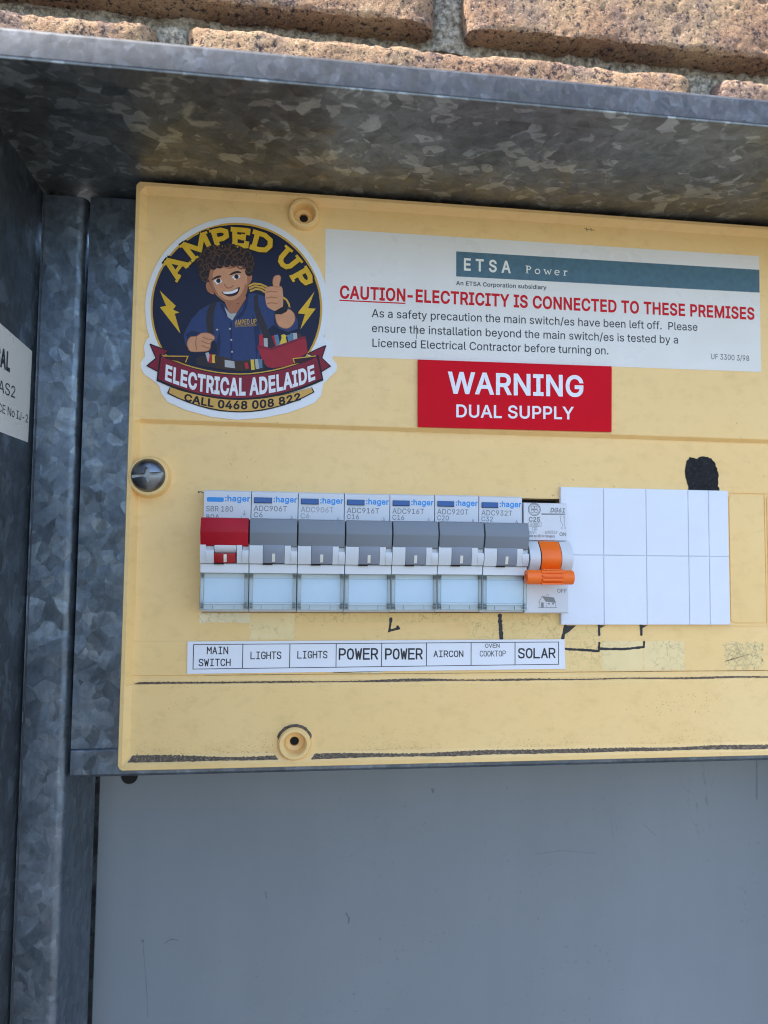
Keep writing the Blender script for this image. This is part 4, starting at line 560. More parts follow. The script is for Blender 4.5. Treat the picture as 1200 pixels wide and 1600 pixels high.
def brick_mesh(nx, nz, seed, L=226.0, Hh=76.0):
    """a rumbled brick: rounded, uneven arrises and a pitted face; front at y = 0"""
    vs = []; fs = []; D = 15.0
    ys = [D, D*.55] ; idx = {}
    ring = 3
    def pt(u, v):
        x = u*L-L/2; z = v*Hh-Hh/2; s = seed*17.3
        ex = min(L/2-abs(x), 1e9); ez = Hh/2-abs(z)
        rx = 9+5*noise.noise(Vector((s, z*.05, 1)))+3*noise.noise(Vector((s, z*.2, 9))); rz = (1.3 if z < 0 else 5.0)+2.6*noise.noise(Vector((x*.035, s, 4)))+1.2*noise.noise(Vector((x*.18, s, 7)))
        y = 0
        if ex < rx: y += rx*.75*(1-math.sqrt(max(0, 1-(1-ex/rx)**2)))
        if ez < rz: y += rz*.9*(1-math.sqrt(max(0, 1-(1-ez/rz)**2)))
        w = noise.fractal(Vector((x*.05+s, z*.05, 2)), .9, 2, 5)
        y += .7*w + .6*noise.noise(Vector((x*.013, z*.02, s))) + .22*noise.fractal(Vector((x*.5+s, z*.5, 5)), .6, 2, 3)
        q = noise.noise(Vector((x*.22+s, z*.22, 8)))
        if q > .42: y += (q-.42)*2.6
        zz = z+(.9*noise.noise(Vector((x*.06, s, 3)))+.8*noise.noise(Vector((x*.3, s, 5))))*(1 if ez < 5 else .3)
        xx = x+(1.6*noise.noise(Vector((z*.08, s, 6))))*(1 if ex < 8 else .2)
        return xx, y, zz
    us = [i/nx for i in range(nx+1)]; vv = [j/nz for j in range(nz+1)]
    for v in vv:
        for u in us: vs.append(pt(u, v))
    W = nx+1
    fs = [(j*W+i, j*W+i+1, (j+1)*W+i+1, (j+1)*W+i) for j in range(nz) for i in range(nx)]
    rim = [i for i in range(W)]+[j*W+nx for j in range(1, nz+1)]+[nz*W+i for i in range(nx-1, -1, -1)]+[j*W for j in range(nz-1, 0, -1)]
    b = len(vs); rs_ = set(rim)
    for i in rim: x, y, z = vs[i]; vs.append((x, 16, z))
    n = len(rim); fs += [(rim[i], b+i, b+(i+1) % n, rim[(i+1) % n]) for i in range(n)]
    me = bpy.data.meshes.new('brick'); me.from_pydata([(x*MM, y*MM, z*MM) for x, y, z in vs], [], fs); me.materials.append(MATS['brick_face'])
    nf = nx*nz
    for p in me.polygons: p.use_smooth = p.index < nf
    for e in me.edges:
        if e.vertices[0] in rs_ and e.vertices[1] in rs_: e.use_edge_sharp = True
    me.update(); return me
coarse = [brick_mesh(10, 4, s) for s in (1, 2, 3)]
bi = 0
for row in range(-8, 6):
    zc = 184.8+86*row+(1.2 if row == 1 else 0); off_ = 0 if row % 2 == 0 else 120
    for cidx in range(-3, 4):
        xc = 67.5+240*cidx+off_ + (-.3 if row == 0 else 0)
        x0, x1, z0, z1 = xc-113, xc+113, zc-38, zc+38
        if x1 > BX0 and x0 < BX1 and z1 > BZ0+4 and z0 < BZ1-8: continue     # inside the box
        near = row in (0, 1) and -330 < xc < 420
        if near: me = brick_mesh(230, 78, 20+bi)
        else: me = coarse[bi % 3]
        o = bpy.data.objects.new('brick', me); COL.objects.link(o); o.parent = wall
        o.location = ((xc-80)*MM, (22-22+random.uniform(-.6, .6))*MM, (zc+1400+random.uniform(-.5, .5))*MM); bi += 1

# ================================================================== the meter box
box = thing('meter_box', 'galvanised steel meter box with a projecting hood set into the brick wall', 'meter box', (80, 14, -425))
HZ = 144.0
hood = MB().extr_x([(60, HZ), (-64.6, HZ), (-65.3, HZ+.7), (-65.6, HZ+7.4), (-64.8, HZ+8.3), (-63.6, HZ+7.6), (-63.8, HZ+1.2), (60, HZ+1.2)], -99.6, 362).build('hood', 'galvanised_hood', box, bevel=.25, smooth=True)
MB().extr_x([(-65.9, HZ-.3), (-66.3, HZ+.1), (-66.5, HZ+7.6), (-65.7, HZ+8.7), (-55, HZ+9.4), (-55, HZ+8.9), (-65.3, HZ+8.0)], -99.8, 362).build('hood_lip', 'galvanised_lip', box, bevel=.2, smooth=True)
MB().extr_x([(-66.0, HZ-.7), (-57.0, HZ-.7), (-56.5, HZ-.05), (-66.2, HZ-.05)], -98.2, 360).build('hem', 'galvanised_hood', box, bevel=.2, label='folded hem under the front edge of the hood')
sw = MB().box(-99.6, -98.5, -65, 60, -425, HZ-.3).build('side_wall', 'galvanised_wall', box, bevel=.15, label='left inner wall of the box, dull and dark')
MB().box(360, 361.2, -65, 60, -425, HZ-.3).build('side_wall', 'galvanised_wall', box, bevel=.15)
# unseen hinged leaf, open to the left, added to shade that side
dr = MB(); da = math.radians(8); n_ = Vector((math.cos(da), -math.sin(da)))
dvec = Vector((-math.sin(da), -math.cos(da)))
for q0, q1, th in ((0, 345, 1.0),):
    A0 = Vector((-100.4, -68.5)); A1 = A0+dvec*q1; B0 = A0-n_*1.0; B1 = A1-n_*1.0
    dr.raw([(p.x, p.y, z) for z in (-424, 143) for p in (A0, A1, B1, B0)], [(0, 1, 2, 3), (4, 7, 6, 5), (0, 4, 5, 1), (1, 5, 6, 2), (2, 6, 7, 3), (3, 7, 4, 0)])
    for z0, z1 in ((-424, -423), (142, 143)):
        C0 = A0+n_*14; C1 = A1+n_*14
        dr.raw([(p.x, p.y, z) for z in (z0, z1) for p in (A0, A1, C1, C0)], [(0, 1, 2, 3), (4, 7, 6, 5), (0, 4, 5, 1), (1, 5, 6, 2), (2, 6, 7, 3), (3, 7, 4, 0)])
dr.build('shade_door', 'galvanised_wall', box, label='unseen galvanised hinged leaf swung open to the left, added to shade that side')
# front flange with its rounded return, left
def flange(x_edge, x_bend, sgn, nm):
    pr = [(x_edge, 14.0)]; R_ = 3.4
    for i in range(9):
        a = math.pi/2*i/8; pr.append((x_bend-sgn*R_+sgn*R_*math.sin(a), 14+R_-R_*math.cos(a)))
    pr.append((x_bend, 60)); pr += [(x-sgn*(.9 if i else 0), y+(.9 if i < 9 else 0)) for i, (x, y) in enumerate(pr)][::-1]
    n = len(pr); z0, z1 = -425, 141.2
    vs = [(x, y, z0) for x, y in pr]+[(x, y, z1) for x, y in pr]
    return MB().raw(vs, [(i, (i+1) % n, n+(i+1) % n, n+i) for i in range(n)]+[tuple(range(n)), tuple(range(2*n-1, n-1, -1))]).build(nm, 'galvanised', box, smooth=True)
flange(-97.6, -81.0, 1, 'flange'); flange(359, 343, -1, 'flange')
MB().box(-97.0, -96.55, 13.55, 14.6, -425, 141).build('edge_seam', 'galvanised_lip', box, bevel=.1, label='bright folded edge beside the left wall')
MB().box(-99.6, 361.2, -4, 60, -427, -425.2).build('floor_plate', 'galvanised', box)
MB().box(-99.6, 361.2, 76, 77, -425, HZ).build('back_plate', 'galvanised_wall', box)
# plate that carries the switchboard panel
fp = MB().box(-80.2, 342, 16, 17, -73.6, 142.6).build('mounting_plate', 'galvanised', box, bevel=.1)
MB().extr_x([(14.9, -83.2), (14.6, -82.8), (14.6, -74.0), (14.9, -73.6), (15.6, -73.6), (15.6, -82.9), (44, -82.9), (44, -83.9), (15.6, -83.9)], -79.8, 342).build('bottom_rail', 'galvanised', box, bevel=.1)
cut(fp, MB().box(-34, 200, 10, 25, -40, 45).build('cutter', 'galvanised'))
bp_ = MB().box(-81.2, 345, 69, 70.2, -423, 120).build('backing_board', 'board_paint', box, bevel=.4, label='smooth blue-grey painted board at the back of the lower half')
MB().lathe_y(-68.4, -98.6, [(0.001, 68.85), (3.7, 68.85), (3.7, 69.3)], 28).build('bolt_hole', 'black_gap', box)

for pts_, w_ in (([(-60.3, -171), (-59.9, -176), (-58.4, -190), (-57.2, -204)], .22), ([(-60.8, -170.4), (-60.2, -171.4)], .9), ([(-51, -172.5), (-48, -170.8), (-45, -171.6)], .35), ([(-7, -152), (-6.2, -155)], .6), ([(30, -163), (31.5, -166), (31, -168)], .7), ([(235, -86), (235.2, -106), (234.8, -118)], .5), ([(70, -108), (70.6, -110)], 1.0), ([(120, -140), (134, -139), (150, -141)], .18), ([(175, -128), (182, -134)], .16)):
    MB().ribbon(pts_, w_, 68.95).build('scratch_mark', 'board_mark', box)
# rating sticker on the left wall
st = thing('rating_sticker', 'faded silver rating sticker with black capitals on the dark left wall', 'sticker', (-98.4, -20, 60))
MB().raw([(-98.38, y, z) for y, z in ((-62, 79.6), (11.4, 77.9), (10.9, 42.6), (-62, 41.0))], [(0, 1, 2, 3)]).build('sticker_sheet', 'silver_label' if 'silver_label' in MATS else 'etsa_vinyl', st)
tm = MB()
def on_wall(y0, y1, z0, z1, cap): return lambda s, t: (-98.30, y0+(y1-y0)*s, z0+(z1-z0)*s+t*cap)
text(tm, 'UNIVERSAL', 0, 1, 0, 1, 0, bold=.035, fn=on_wall(-52, -10.6, 63.6, 64.6, 6.1))
text(tm, 'RAS2', 0, 1, 0, 1, 0, fn=on_wall(-25.5, -4.6, 54.9, 56.3, 4.2))
text(tm, 'LICENCE No IJ-2', 0, 1, 0, 1, 0, fn=on_wall(-37, 9.6, 47.8, 49.9, 3.0))
tm.build('lettering', 'black_print', st)

# ================================================================== the yellow switchboard panel
panel = thing('switchboard_panel', 'yellowed plastic switchboard cover panel screwed into the meter box', 'switchboard', (75, 12, -78))
XL, XR, ZB, ZT = -59.7, 214.0, -78.0, 142.6
cols = [(XL+.1, 'back'), (XL, 'out'), (XL+.35, 'rnd'), (XL+1.7, 'rim'), (XL+3.9, 'in'), (XR-3.9, 'in'), (XR-1.7, 'rim'), (XR-.35, 'rnd'), (XR, 'out'), (XR-.1, 'back')]
rows = [(ZB+.1, 'back', 0), (ZB, 'out', 0), (ZB+.35, 'rnd', 0), (ZB+1.9, 'rim', 0), (ZB+5.2, 'in', 2.5), (-48.1, 'in', 2.5), (-47.6, 'in', 2.6), (-46.4, 'in', 4.3), (-45.6, 'in', 4.5),
        (-44.6, 'in', 4.5), (-44.2, 'in', 4.2), (-31.9, 'in', 4.2), (-31.5, 'in', 4.5), (-10, 'in', 4.5), (10, 'in', 4.5), (30, 'in', 4.5), (49.9, 'in', 4.5), (50.3, 'in', 4.4), (51.6, 'in', 2.62), (52.0, 'in', 2.5), (ZT-4.2, 'in', 2.5), (ZT-1.7, 'rim', 0), (ZT-.35, 'rnd', 0), (ZT, 'out', 0), (ZT-.1, 'back', 0)]
rank = {'back': 0, 'out': 1, 'rnd': 2, 'rim': 3, 'in': 4}; DEP = {'back': 12, 'out': .9, 'rnd': .12, 'rim': 0.0}
pv = []
for z, rk, dep in rows:
    for x, ck in cols:
        k_ = ck if rank[ck] < rank[rk] else rk
        s_ = {4: 0, 3: 0}.get(max(rank[ck], rank[rk]), .6)
        pv.append((x+(s_ if x < 0 else -s_), dep if k_ == 'in' else DEP[k_], z+(s_ if z < 0 else -s_)))
W = len(cols); fs = [(j*W+i, j*W+i+1, (j+1)*W+i+1, (j+1)*W+i) for j in range(len(rows)-1) for i in range(W-1)]
H_ = len(rows); ring = [i for i in range(W)]+[j*W+W-1 for j in range(1, H_)]+[(H_-1)*W+i for i in range(W-2, -1, -1)]+[j*W for j in range(H_-2, 0, -1)]
fs.append(tuple(ring[::-1]))
pb = MB().raw(pv, fs).build('panel_body', 'yellow_plastic', panel, bevel=0, smooth=True)
c1 = cyl_cutter(4.1, 134.6, 4.9, -3, 20); c2 = cyl_cutter(4.1, -69.6, 4.9, -3, 20); c3 = cyl_cutter(-51.8, 29.8, 3.0, -3, 20)
c4 = MB().box(-31.6, 110.2, -5, 20, -21.0, 24.9).build('cutter', 'yellow_plastic')
cut(pb, c1, c2, c3, c4)
for p in pb.data.polygons: p.use_smooth = False
for cx, cz in ((4.1, 134.6), (4.1, -69.6)):
    MB().lathe_y(cx, cz, [(6.6, 3.2), (6.2, 1.2), (5.9, .25), (5.5, -.1), (4.6, -.12), (4.25, .2), (3.9, 1.6), (3.3, 4.6), (1.75, 4.9), (1.7, 5.2), (1.65, 11), (.01, 11)], 48).build('screw_boss', 'yellow_plastic', panel, smooth=True)
    MB().lathe_y(cx, cz, [(.01, 6.2), (1.68, 6.2)], 24).build('screw_hole', 'black_gap', panel)
mb = MB().lathe_y(-51.9, 29.8, [(8.4, 5.2), (7.7, 3.6), (7.3, .25), (6.9, -.15), (3.0, -.15), (2.8, 6)], 48)
mb.build('screw_boss', 'yellow_plastic', panel, smooth=True)
# pan-head screw with a combination recess
hx, hz = -51.8, 30.0
sc = MB().lathe_y(hx, hz, [(.005, -3.5), (1.5, -3.4), (3.2, -3.05), (4.6, -2.4), (5.6, -1.5), (6.15, -.6), (6.25, -.2), (.005, -.18)], 56).build('screw', 'screw_metal', panel, smooth=True)
a_ = math.radians(7); ca, sa = math.cos(a_), math.sin(a_)
def rbox(l, w, y0, y1): return MB().extr_y([(hx+px*ca-pz*sa, hz+px*sa+pz*ca) for px, pz in ((-l, -w), (l, -w), (l, w), (-l, w))], y0, y1).build('cutter', 'screw_metal')
def arm(l, w, a0): return MB().extr_y([(hx+px*math.cos(a0)-pz*math.sin(a0), hz+px*math.sin(a0)+pz*math.cos(a0)) for px, pz in ((-l, -w*.45), (-l*.45, -w), (l*.45, -w), (l, -w*.45), (l, w*.45), (l*.45, w), (-l*.45, w), (-l, w*.45))], -6, -1.2).build('cutter', 'screw_metal')
cut(sc, rbox(6.4, .62, -6, -1.35), arm(2.7, .85, 1.69), arm(2.3, .8, .1))
# moulded knock-out tabs at the right
for x0, x1 in ((182.3, 197.9), (199.3, 213.5)):
    if x1 > XR-6: x1 = XR-6
    if x1-x0 < 5: continue
    pts = []
    for cx, cz, a0 in ((x1-1.6, 26.6, 0), (x0+1.6, 26.6, 90), (x0+1.6, -23.2, 180), (x1-1.6, -23.2, 270)):
        pts += [(cx+1.6*math.cos(math.radians(a0+t)), cz+1.6*math.sin(math.radians(a0+t))) for t in (0, 30, 60, 90)]
    MB().extr_y(pts, 4.0, 4.7).build('knockout_tab', 'yellow_plastic', panel, bevel=.25, smooth=True)
MB().box(181.0, XR-5.4, 4.05, 4.8, 29.0, 29.5).box(181.0, XR-5.4, 4.1, 4.8, -26.1, -25.7).box(198.3, 198.8, 4.12, 4.8, -25.6, 28.9).build('moulded_ridge', 'yellow_plastic', panel, bevel=.1)

# tape residue, ledge dust, marker strokes
def torn(x0, x1, z0, z1, n=14, a=.25):
    P = [(x0+(x1-x0)*i/n, z0) for i in range(n)]+[(x1, z0+(z1-z0)*i/n) for i in range(n)]+[(x1+(x0-x1)*i/n, z1) for i in range(n)]+[(x0, z1+(z0-z1)*i/n) for i in range(n)]
    return [(x+random.uniform(-a, a), z+random.uniform(-a, a)) for x, z in P]
for q, (x0, x1, z0, z1, m) in enumerate(((-32.2, -13.3, -24.8, -21.2, 'residue_white'), (-13.5, 3.4, -31.2, -21.2, 'residue_pale'), (72, 109, -31.2, -21.2, 'residue_dirty'), (3.6, 71.8, -24.6, -21.2, 'residue_dirty'), (111.2, 126.6, -31.2, -26.2, 'residue_dirty'))):
    MB().flat(torn(x0, x1, z0, z1), 4.46-.002*q, m).build('tape_residue', m, panel, label='pale square of old tape residue' if 'dirty' not in m else None)
for q, (x0, x1, z0, z1, m) in enumerate(((111.3, 126.2, -43.9, -32.2, 'residue_dirty'), (126.6, 143.8, -43.9, -32.2, 'residue_pale'), (144.2, 161.6, -43.9, -32.2, 'residue_pale'), (179, 196.2, -43.4, -33.0, 'residue_scuffed'), (18, 38, -43.95, -42.6, 'residue_white'))):
    MB().flat(torn(x0, x1, z0, z1, 14, .25 if 'scuff' not in m else .9), 4.16-.002*q, m).build('tape_residue', m, panel, label='grey scuffed patch of scraped tape residue' if 'scuff' in m else None)
def dust(x0, x1, fn, w0, w1, seed, seg=.6, thick=0.0, nm='ledge_dust'):
    """ragged ribbon of grime lying on a slope: fn(t) -> (y, z) for t from 0 (front edge) to 1 (back edge)"""
    n = int((x1-x0)/seg); vs = []
    for i in range(n+1):
        x = x0+(x1-x0)*i/n
        a = w0+.03*noise.noise(Vector((x*.5, seed, 0)))+.06*noise.noise(Vector((x*.04, seed, 4))); b = w1+.07*noise.noise(Vector((x*1.4, seed, 2)))+.12*noise.noise(Vector((x*.03, seed, 3)))+thick*max(0, 1-(x-XL)/70)
        tp = min(1, (x-x0)/1.6+.15, (x1-x)/1.2+.15); b = a+(b-a)*tp
        if b < a+.04: b = a+.04
        for t in (a, (a+b)/2, b):
            y, z = fn(t); vs.append((x, y, z))
    return MB().raw(vs, [(3*i+j, 3*i+j+1, 3*i+j+4, 3*i+j+3) for i in range(n) for j in (0, 1)])
def lerp_path(P):
    def f(t):
        t = max(0, min(.999, t))*(len(P)-1); i = int(t); u = t-i
        return P[i][0]+(P[i+1][0]-P[i][0])*u, P[i][1]+(P[i+1][1]-P[i][1])*u
    return f
bot = lerp_path([(-.06, ZB+1.9), (2.42, ZB+5.2), (2.43, ZB+6.6)])
dust(XL+3.6, -1.9, bot, .15, .33, 1.0, thick=.12).build('dust_line', 'ledge_dust', panel, label='grey-brown dust lying along the bottom ledge')
dust(10.4, XR-5, bot, .14, .34, 2.0).build('dust_line', 'ledge_dust', panel)
low = lerp_path([(2.43, -48.6), (2.52, -47.6), (4.22, -46.4), (4.42, -45.5), (4.43, -45.0)])
dust(XL+4.6, XR-5, low, .32, .43, 3.0).build('dust_line', 'ledge_dust', panel)
edge = lerp_path([(4.42, -45.2), (4.40, -44.7), (4.12, -44.15), (4.12, -43.8)])
dust(-30, XR-6, edge, .45, .55, 5.0, 1.0).build('dust_line', 'speck_dirt', panel)
ar = []
for i in range(25):
    a = math.radians(15+150*i/24); r1 = 6.15; r2 = 7.0+.3*noise.noise(Vector((i*.6, 1, 1)))
    if i in (0, 24): r2 = 6.5
    ar += [(4.1+r1*math.cos(a), 1.0, -69.6+r1*math.sin(a)), (4.1+r2*math.cos(a), 2.44, -69.6+r2*math.sin(a))]
MB().raw(ar, [(2*i, 2*i+1, 2*i+3, 2*i+2) for i in range(24)]).build('dust_line', 'ledge_dust', panel, label='dust caught on top of the lower screw boss')
sp = MB()
def speck(x, z, y, r): sp.flat([(x+r*random.uniform(.5, 1.3)*math.cos(t), z+r*random.uniform(.35, .8)*math.sin(t)) for t in [i*math.pi/3 for i in range(6)]], y)
for i in range(2600):
    x = random.uniform(XL+6, XR-6); h_ = random.expovariate(1/1.7)
    if h_ < 14 and noise.noise(Vector((x*.035, h_*.08, 9)))+.35 > random.random()*.8 and math.hypot(x-4.1, ZB+6+h_+69.6) > 7.2: speck(x, ZB+5.0+h_, 2.455 if h_ > .4 else 2.3, random.uniform(.05, .17))
for i in range(150):
    x = random.uniform(XL+6, XR-6); speck(x, -47.9-random.expovariate(1/1.3), 2.455, random.uniform(.05, .15))
for i in range(90):
    speck(random.gauss(158, 10), random.gauss(-58, 3.2), 2.455, random.uniform(.06, .26))
for i in range(60): speck(random.uniform(-30, 195), random.uniform(31, 49), 4.455, random.uniform(.05, .16))
for i in range(60): speck(random.uniform(20, 195), random.uniform(54, 77), 2.455, random.uniform(.04, .14))
o = sp.build('dirt_specks', 'speck_dirt', panel); o['kind'] = 'stuff'
def ink(pts, w, y=4.40, jit=.12):
    P = []; Ws = []
    for i in range(len(pts)-1):
        L_ = math.dist(pts[i], pts[i+1]); n = max(2, int(L_/.7))
        for j in range(n): P.append((pts[i][0]+(pts[i+1][0]-pts[i][0])*j/n+random.uniform(-jit, jit)*.6, pts[i][1]+(pts[i+1][1]-pts[i][1])*j/n+random.uniform(-jit, jit)*.6)); Ws.append(w*random.uniform(.72, 1.2))
    P.append(pts[-1]); Ws.append(w); return P, Ws
def stroke(pts, w, y, m=None):
    P, Ws = ink(pts, w); m = m or MB(); m.ribbon(P, Ws, y, caps=1); return m
stroke([(40.6, -23.4), (40.5, -24.0)], 1.3, 4.42, stroke([(40.5, -24.3), (40.0, -28.0), (43.6, -27.0), (43.2, -26.3)], .95, 4.43)).build('marker_stroke', 'marker_ink', panel, label='small black marker hook under the fourth breaker')
stroke([(84.2, -22.2), (84.8, -30.8)], 1.7, 4.41).build('marker_stroke', 'marker_ink', panel, label='short upright black marker bar')
stroke([(-33.9, 24.6), (-33.2, 24.9), (-32.4, 24.4), (-31.8, 24.2)], .22, 4.41, MB().flat([(-34.1, 24.3), (-33.5, 24.2), (-33.5, 24.8), (-34.1, 24.9)], 4.43)).build('ink_tick', 'marker_ink', panel)
for pts_ in (((119.4, 137.2), (120.6, 136.6), (122.2, 137.1), (123.6, 136.5)), ((120.2, 137.4), (120.5, 136.0)), ((122.0, 137.3), (122.3, 136.2))):
    stroke(list(pts_), .26, 2.46 if 0 else 2.455).build('scratch_mark', 'speck_dirt', panel)
m2 = stroke([(111.2, -26.0), (110.0, -31.4)], 1.3, 4.40); m2.flat([(111.0, -25.9), (115.8, -25.9), (112.8, -28.4), (111.2, -29.4)], 4.425)
m2.build('marker_stroke', 'marker_ink', panel)
for x in (125.3, 143.2):
    m3 = stroke([(x, -25.9), (x+.1, -29.6)], 1.1, 4.41); m3.flat([(x-.2, -25.8), (x+2.8, -25.9), (x+.7, -27.0)], 4.425); m3.build('marker_stroke', 'marker_ink', panel)
m4 = stroke([(111.2, -35.2), (118, -35.6), (125.0, -36.1), (125.3, -32.9)], 1.0, 4.12); stroke([(125.4, -35.2), (136, -35.4), (144.2, -34.6), (144.3, -32.6)], 1.0, 4.105, m4)
m4.build('marker_stroke', 'marker_ink', panel, label='long black marker bracket right of the tape strip')
bl = smooth_poly([(163.4, 38.5), (164.0, 41.6), (165.6, 43.4), (168.2, 42.9), (170.5, 43.9), (173.4, 43.7), (175.6, 42.4), (177.2, 39.0), (177.9, 35.8), (177.6, 32.0), (178.2, 29.6), (177.0, 28.8), (170, 28.4), (164.6, 28.6), (164.6, 30.4), (163.7, 33.6)], 4)
MB().extr_y([(x+random.uniform(-.3, .3), z+random.uniform(-.25, .25)) for x, z in bl], 4.2, 4.52).build('felt_patch', 'black_felt', panel, label='rough black felt-like blob above the white blanking plate')

# ================================================================== stickers on the panel
Y1 = 2.36
# -- utility caution sticker
cs = thing('caution_sticker', 'wide cream caution sticker with a teal bar and a red underlined heading', 'sticker', (105, 2.4, 104))
MB().extr_y([(12.6, 129.7), (196.9, 130.3), (196.7, 80.3), (13.2, 78.7)], Y1, 2.47).build('sticker_sheet', 'etsa_vinyl', cs)
MB().flat([(65.3, 123.9), (196.85, 124.3), (196.75, 114.4), (65.35, 113.6)], Y1-.03).build('teal_bar', 'teal_print', cs)
tm = MB(); text(tm, 'ETSA', 68.5, 88.0, 116.4, 4.75, Y1-.06, bold=.022, space=1.5); tm.build('bar_lettering', 'cream_print', cs)
tm = MB()     # thin serif letters spelled out
def P_(x, z, k=.0): return x, z
sx = 94.1; zb = 116.6
for st_, w in (([(sx+.7, zb), (sx+.7, zb+3.2)], .5), ([(sx+.7, zb+3.05), (sx+1.7, zb+3.0), (sx+2.3, zb+2.45), (sx+1.8, zb+1.75), (sx+.75, zb+1.55)], .36), ([(sx, zb+.1), (sx+1.5, zb+.1)], .2), ([(sx, zb+3.15), (sx+.7, zb+3.15)], .2)): tm.ribbon(st_, w, Y1-.06-.004*len(tm.f) % .02)
ci = lambda cx, rx, rz, a0=0, a1=360, n=16: [(cx+rx*math.cos(math.radians(a0+(a1-a0)*i/n)), zb+1.08+rz*math.sin(math.radians(a0+(a1-a0)*i/n))) for i in range(n+1)]
tm.ribbon(ci(sx+5.1, .98, .95), .38, Y1-.06)
for i, (a, b) in enumerate((((8.0, 2.05), (8.75, .1)), ((8.75, .1), (9.4, 1.8)), ((9.4, 1.8), (10.1, .1)), ((10.1, .1), (10.8, 2.05)))): tm.ribbon([(sx+a[0], zb+a[1]), (sx+b[0], zb+b[1])], .40 if i % 2 == 0 else .26, Y1-.06-.004*i)
tm.ribbon([(sx+7.6, zb+2.1), (sx+8.5, zb+2.1)], .2, Y1-.08); tm.ribbon([(sx+10.4, zb+2.1), (sx+11.2, zb+2.1)], .2, Y1-.08)
tm.ribbon(ci(sx+13.4, .95, .98, 5, 315), .38, Y1-.06); tm.ribbon([(sx+12.5, zb+1.15), (sx+14.35, zb+1.15)], .24, Y1-.07)
tm.ribbon([(sx+16.6, zb), (sx+16.6, zb+2.1)], .42, Y1-.06); tm.ribbon([(sx+16.6, zb+1.4), (sx+17.1, zb+1.95), (sx+17.8, zb+1.9)], .4, Y1-.07); tm.ribbon([(sx+16.1, zb+.1), (sx+17.2, zb+.1)], .2, Y1-.08); tm.ribbon([(sx+16.1, zb+2.05), (sx+16.6, zb+2.05)], .2, Y1-.08)
tm.build('bar_lettering', 'cream_print', cs)
tm = MB(); text(tm, 'An ETSA Corporation subsidiary', 65.3, 103.0, 110.1, 1.62, Y1-.03, bold=.018, z1=110.4); tm.build('small_lettering', 'teal_dark_print', cs)
tm = MB(); text(tm, 'CAUTION', 18.7, 44.8, 102.15, 4.85, Y1-.03, bold=.026, z1=102.3); text(tm, '-ELECTRICITY IS CONNECTED TO THESE PREMISES', 45.6, 194.2, 102.3, 4.85, Y1-.03, bold=.026, z1=102.75)
tm.flat([(18.5, 101.45), (44.8, 101.65), (44.8, 101.15), (18.5, 100.95)], Y1-.03); tm.build('heading_lettering', 'red_print', cs)
tm = MB()
for s_, x0, x1, z0, z1 in (('As a safety precaution the main switch/es have been left off.  Please', 31.4, 168.4, 95.2, 96.5), ('ensure the installation beyond the main switch/es is tested by a', 31.5, 159.7, 89.2, 90.7), ('Licensed Electrical Contractor before turning on.', 31.8, 129.3, 83.3, 84.7)): text(tm, s_, x0, x1, z0, 3.2, Y1-.03, z1=z1, bold=.006)
text(tm, 'UF 3300 3/98', 174.3, 191.4, 84.8, 2.3, Y1-.03, z1=84.7)
tm.ribbon([(49.3, 87.2), (49.35, 92.8)], .22, Y1-.035); tm.build('body_lettering', 'black_print', cs)
# -- red warning label
wl = thing('warning_label', 'red engraved warning label with white capitals below the caution sticker', 'label', (90, 2, 66))
MB().extr_y([(49.9, 78.75), (130.2, 79.5), (129.9, 52.5), (50.1, 51.9)], 1.15, 2.47).build('label_plate', 'warning_red', wl, bevel=.15)
tm = MB(); text(tm, 'WARNING', 61.9, 118.0, 65.85, 8.2, 1.10, bold=.020, z1=66.6); text(tm, 'DUAL SUPPLY', 65.4, 113.9, 56.3, 4.9, 1.10, bold=.014, z1=57.1)
tm.build('lettering', 'warning_white', wl)
# -- printed tape strip naming the circuits
ts = thing('circuit_label_strip', 'long white printed tape naming eight circuits under the breakers', 'label', (37, 4, -37.5))
MB().extr_y([(-36.4, -31.75), (110.6, -31.35), (110.9, -43.0), (-36.2, -43.75)], 3.75, 4.18).build('tape', 'paper_white', ts)
def fz(x): t = (x+34.1)/142.2; return (-32.9+.5*t, -42.0+.8*t)
tm = MB(); cells = [-34.1, -15.9, 1.75, 19.4, 37.0, 54.6, 72.4, 90.2, 108.1]
for i, x in enumerate(cells): tm.ribbon([(x, fz(x)[0]), (x, fz(x)[1])], .30, 3.70)
for j in (0, 1): tm.ribbon([(-34.2, fz(-34.2)[j]), (108.2, fz(108.2)[j])], .26, 3.705)
tm.build('cell_lines', 'black_print', ts)
tm = MB()
for s_, x0, x1, z0, z1, w in (('MAIN', -29.2, -21.3, -36.55, -33.7, .36), ('SWITCH', -32.1, -20.3, -41.0, -38.2, .36), ('LIGHTS', -13.0, -1.4, -38.5, -35.6, .36), ('LIGHTS', 4.6, 16.1, -38.35, -35.45, .36), ('POWER', 20.4, 35.6, -38.95, -34.5, .52), ('POWER', 38.3, 53.1, -39.0, -34.6, .52),
                              ('AIRCON', 57.4, 69.3, -38.15, -35.55, .34), ('OVEN', 78.1, 83.9, -34.6, -32.9, .22), ('COOKTOP', 75.9, 86.4, -38.0, -35.7, .23), ('SOLAR', 91.4, 106.8, -38.85, -34.7, .50)): tape_text(tm, s_, x0, x1, z0, z1, w*(1.22 if w > .45 else 1.04), 3.70)
tm.build('lettering', 'black_print', ts)

Y1 = 2.20
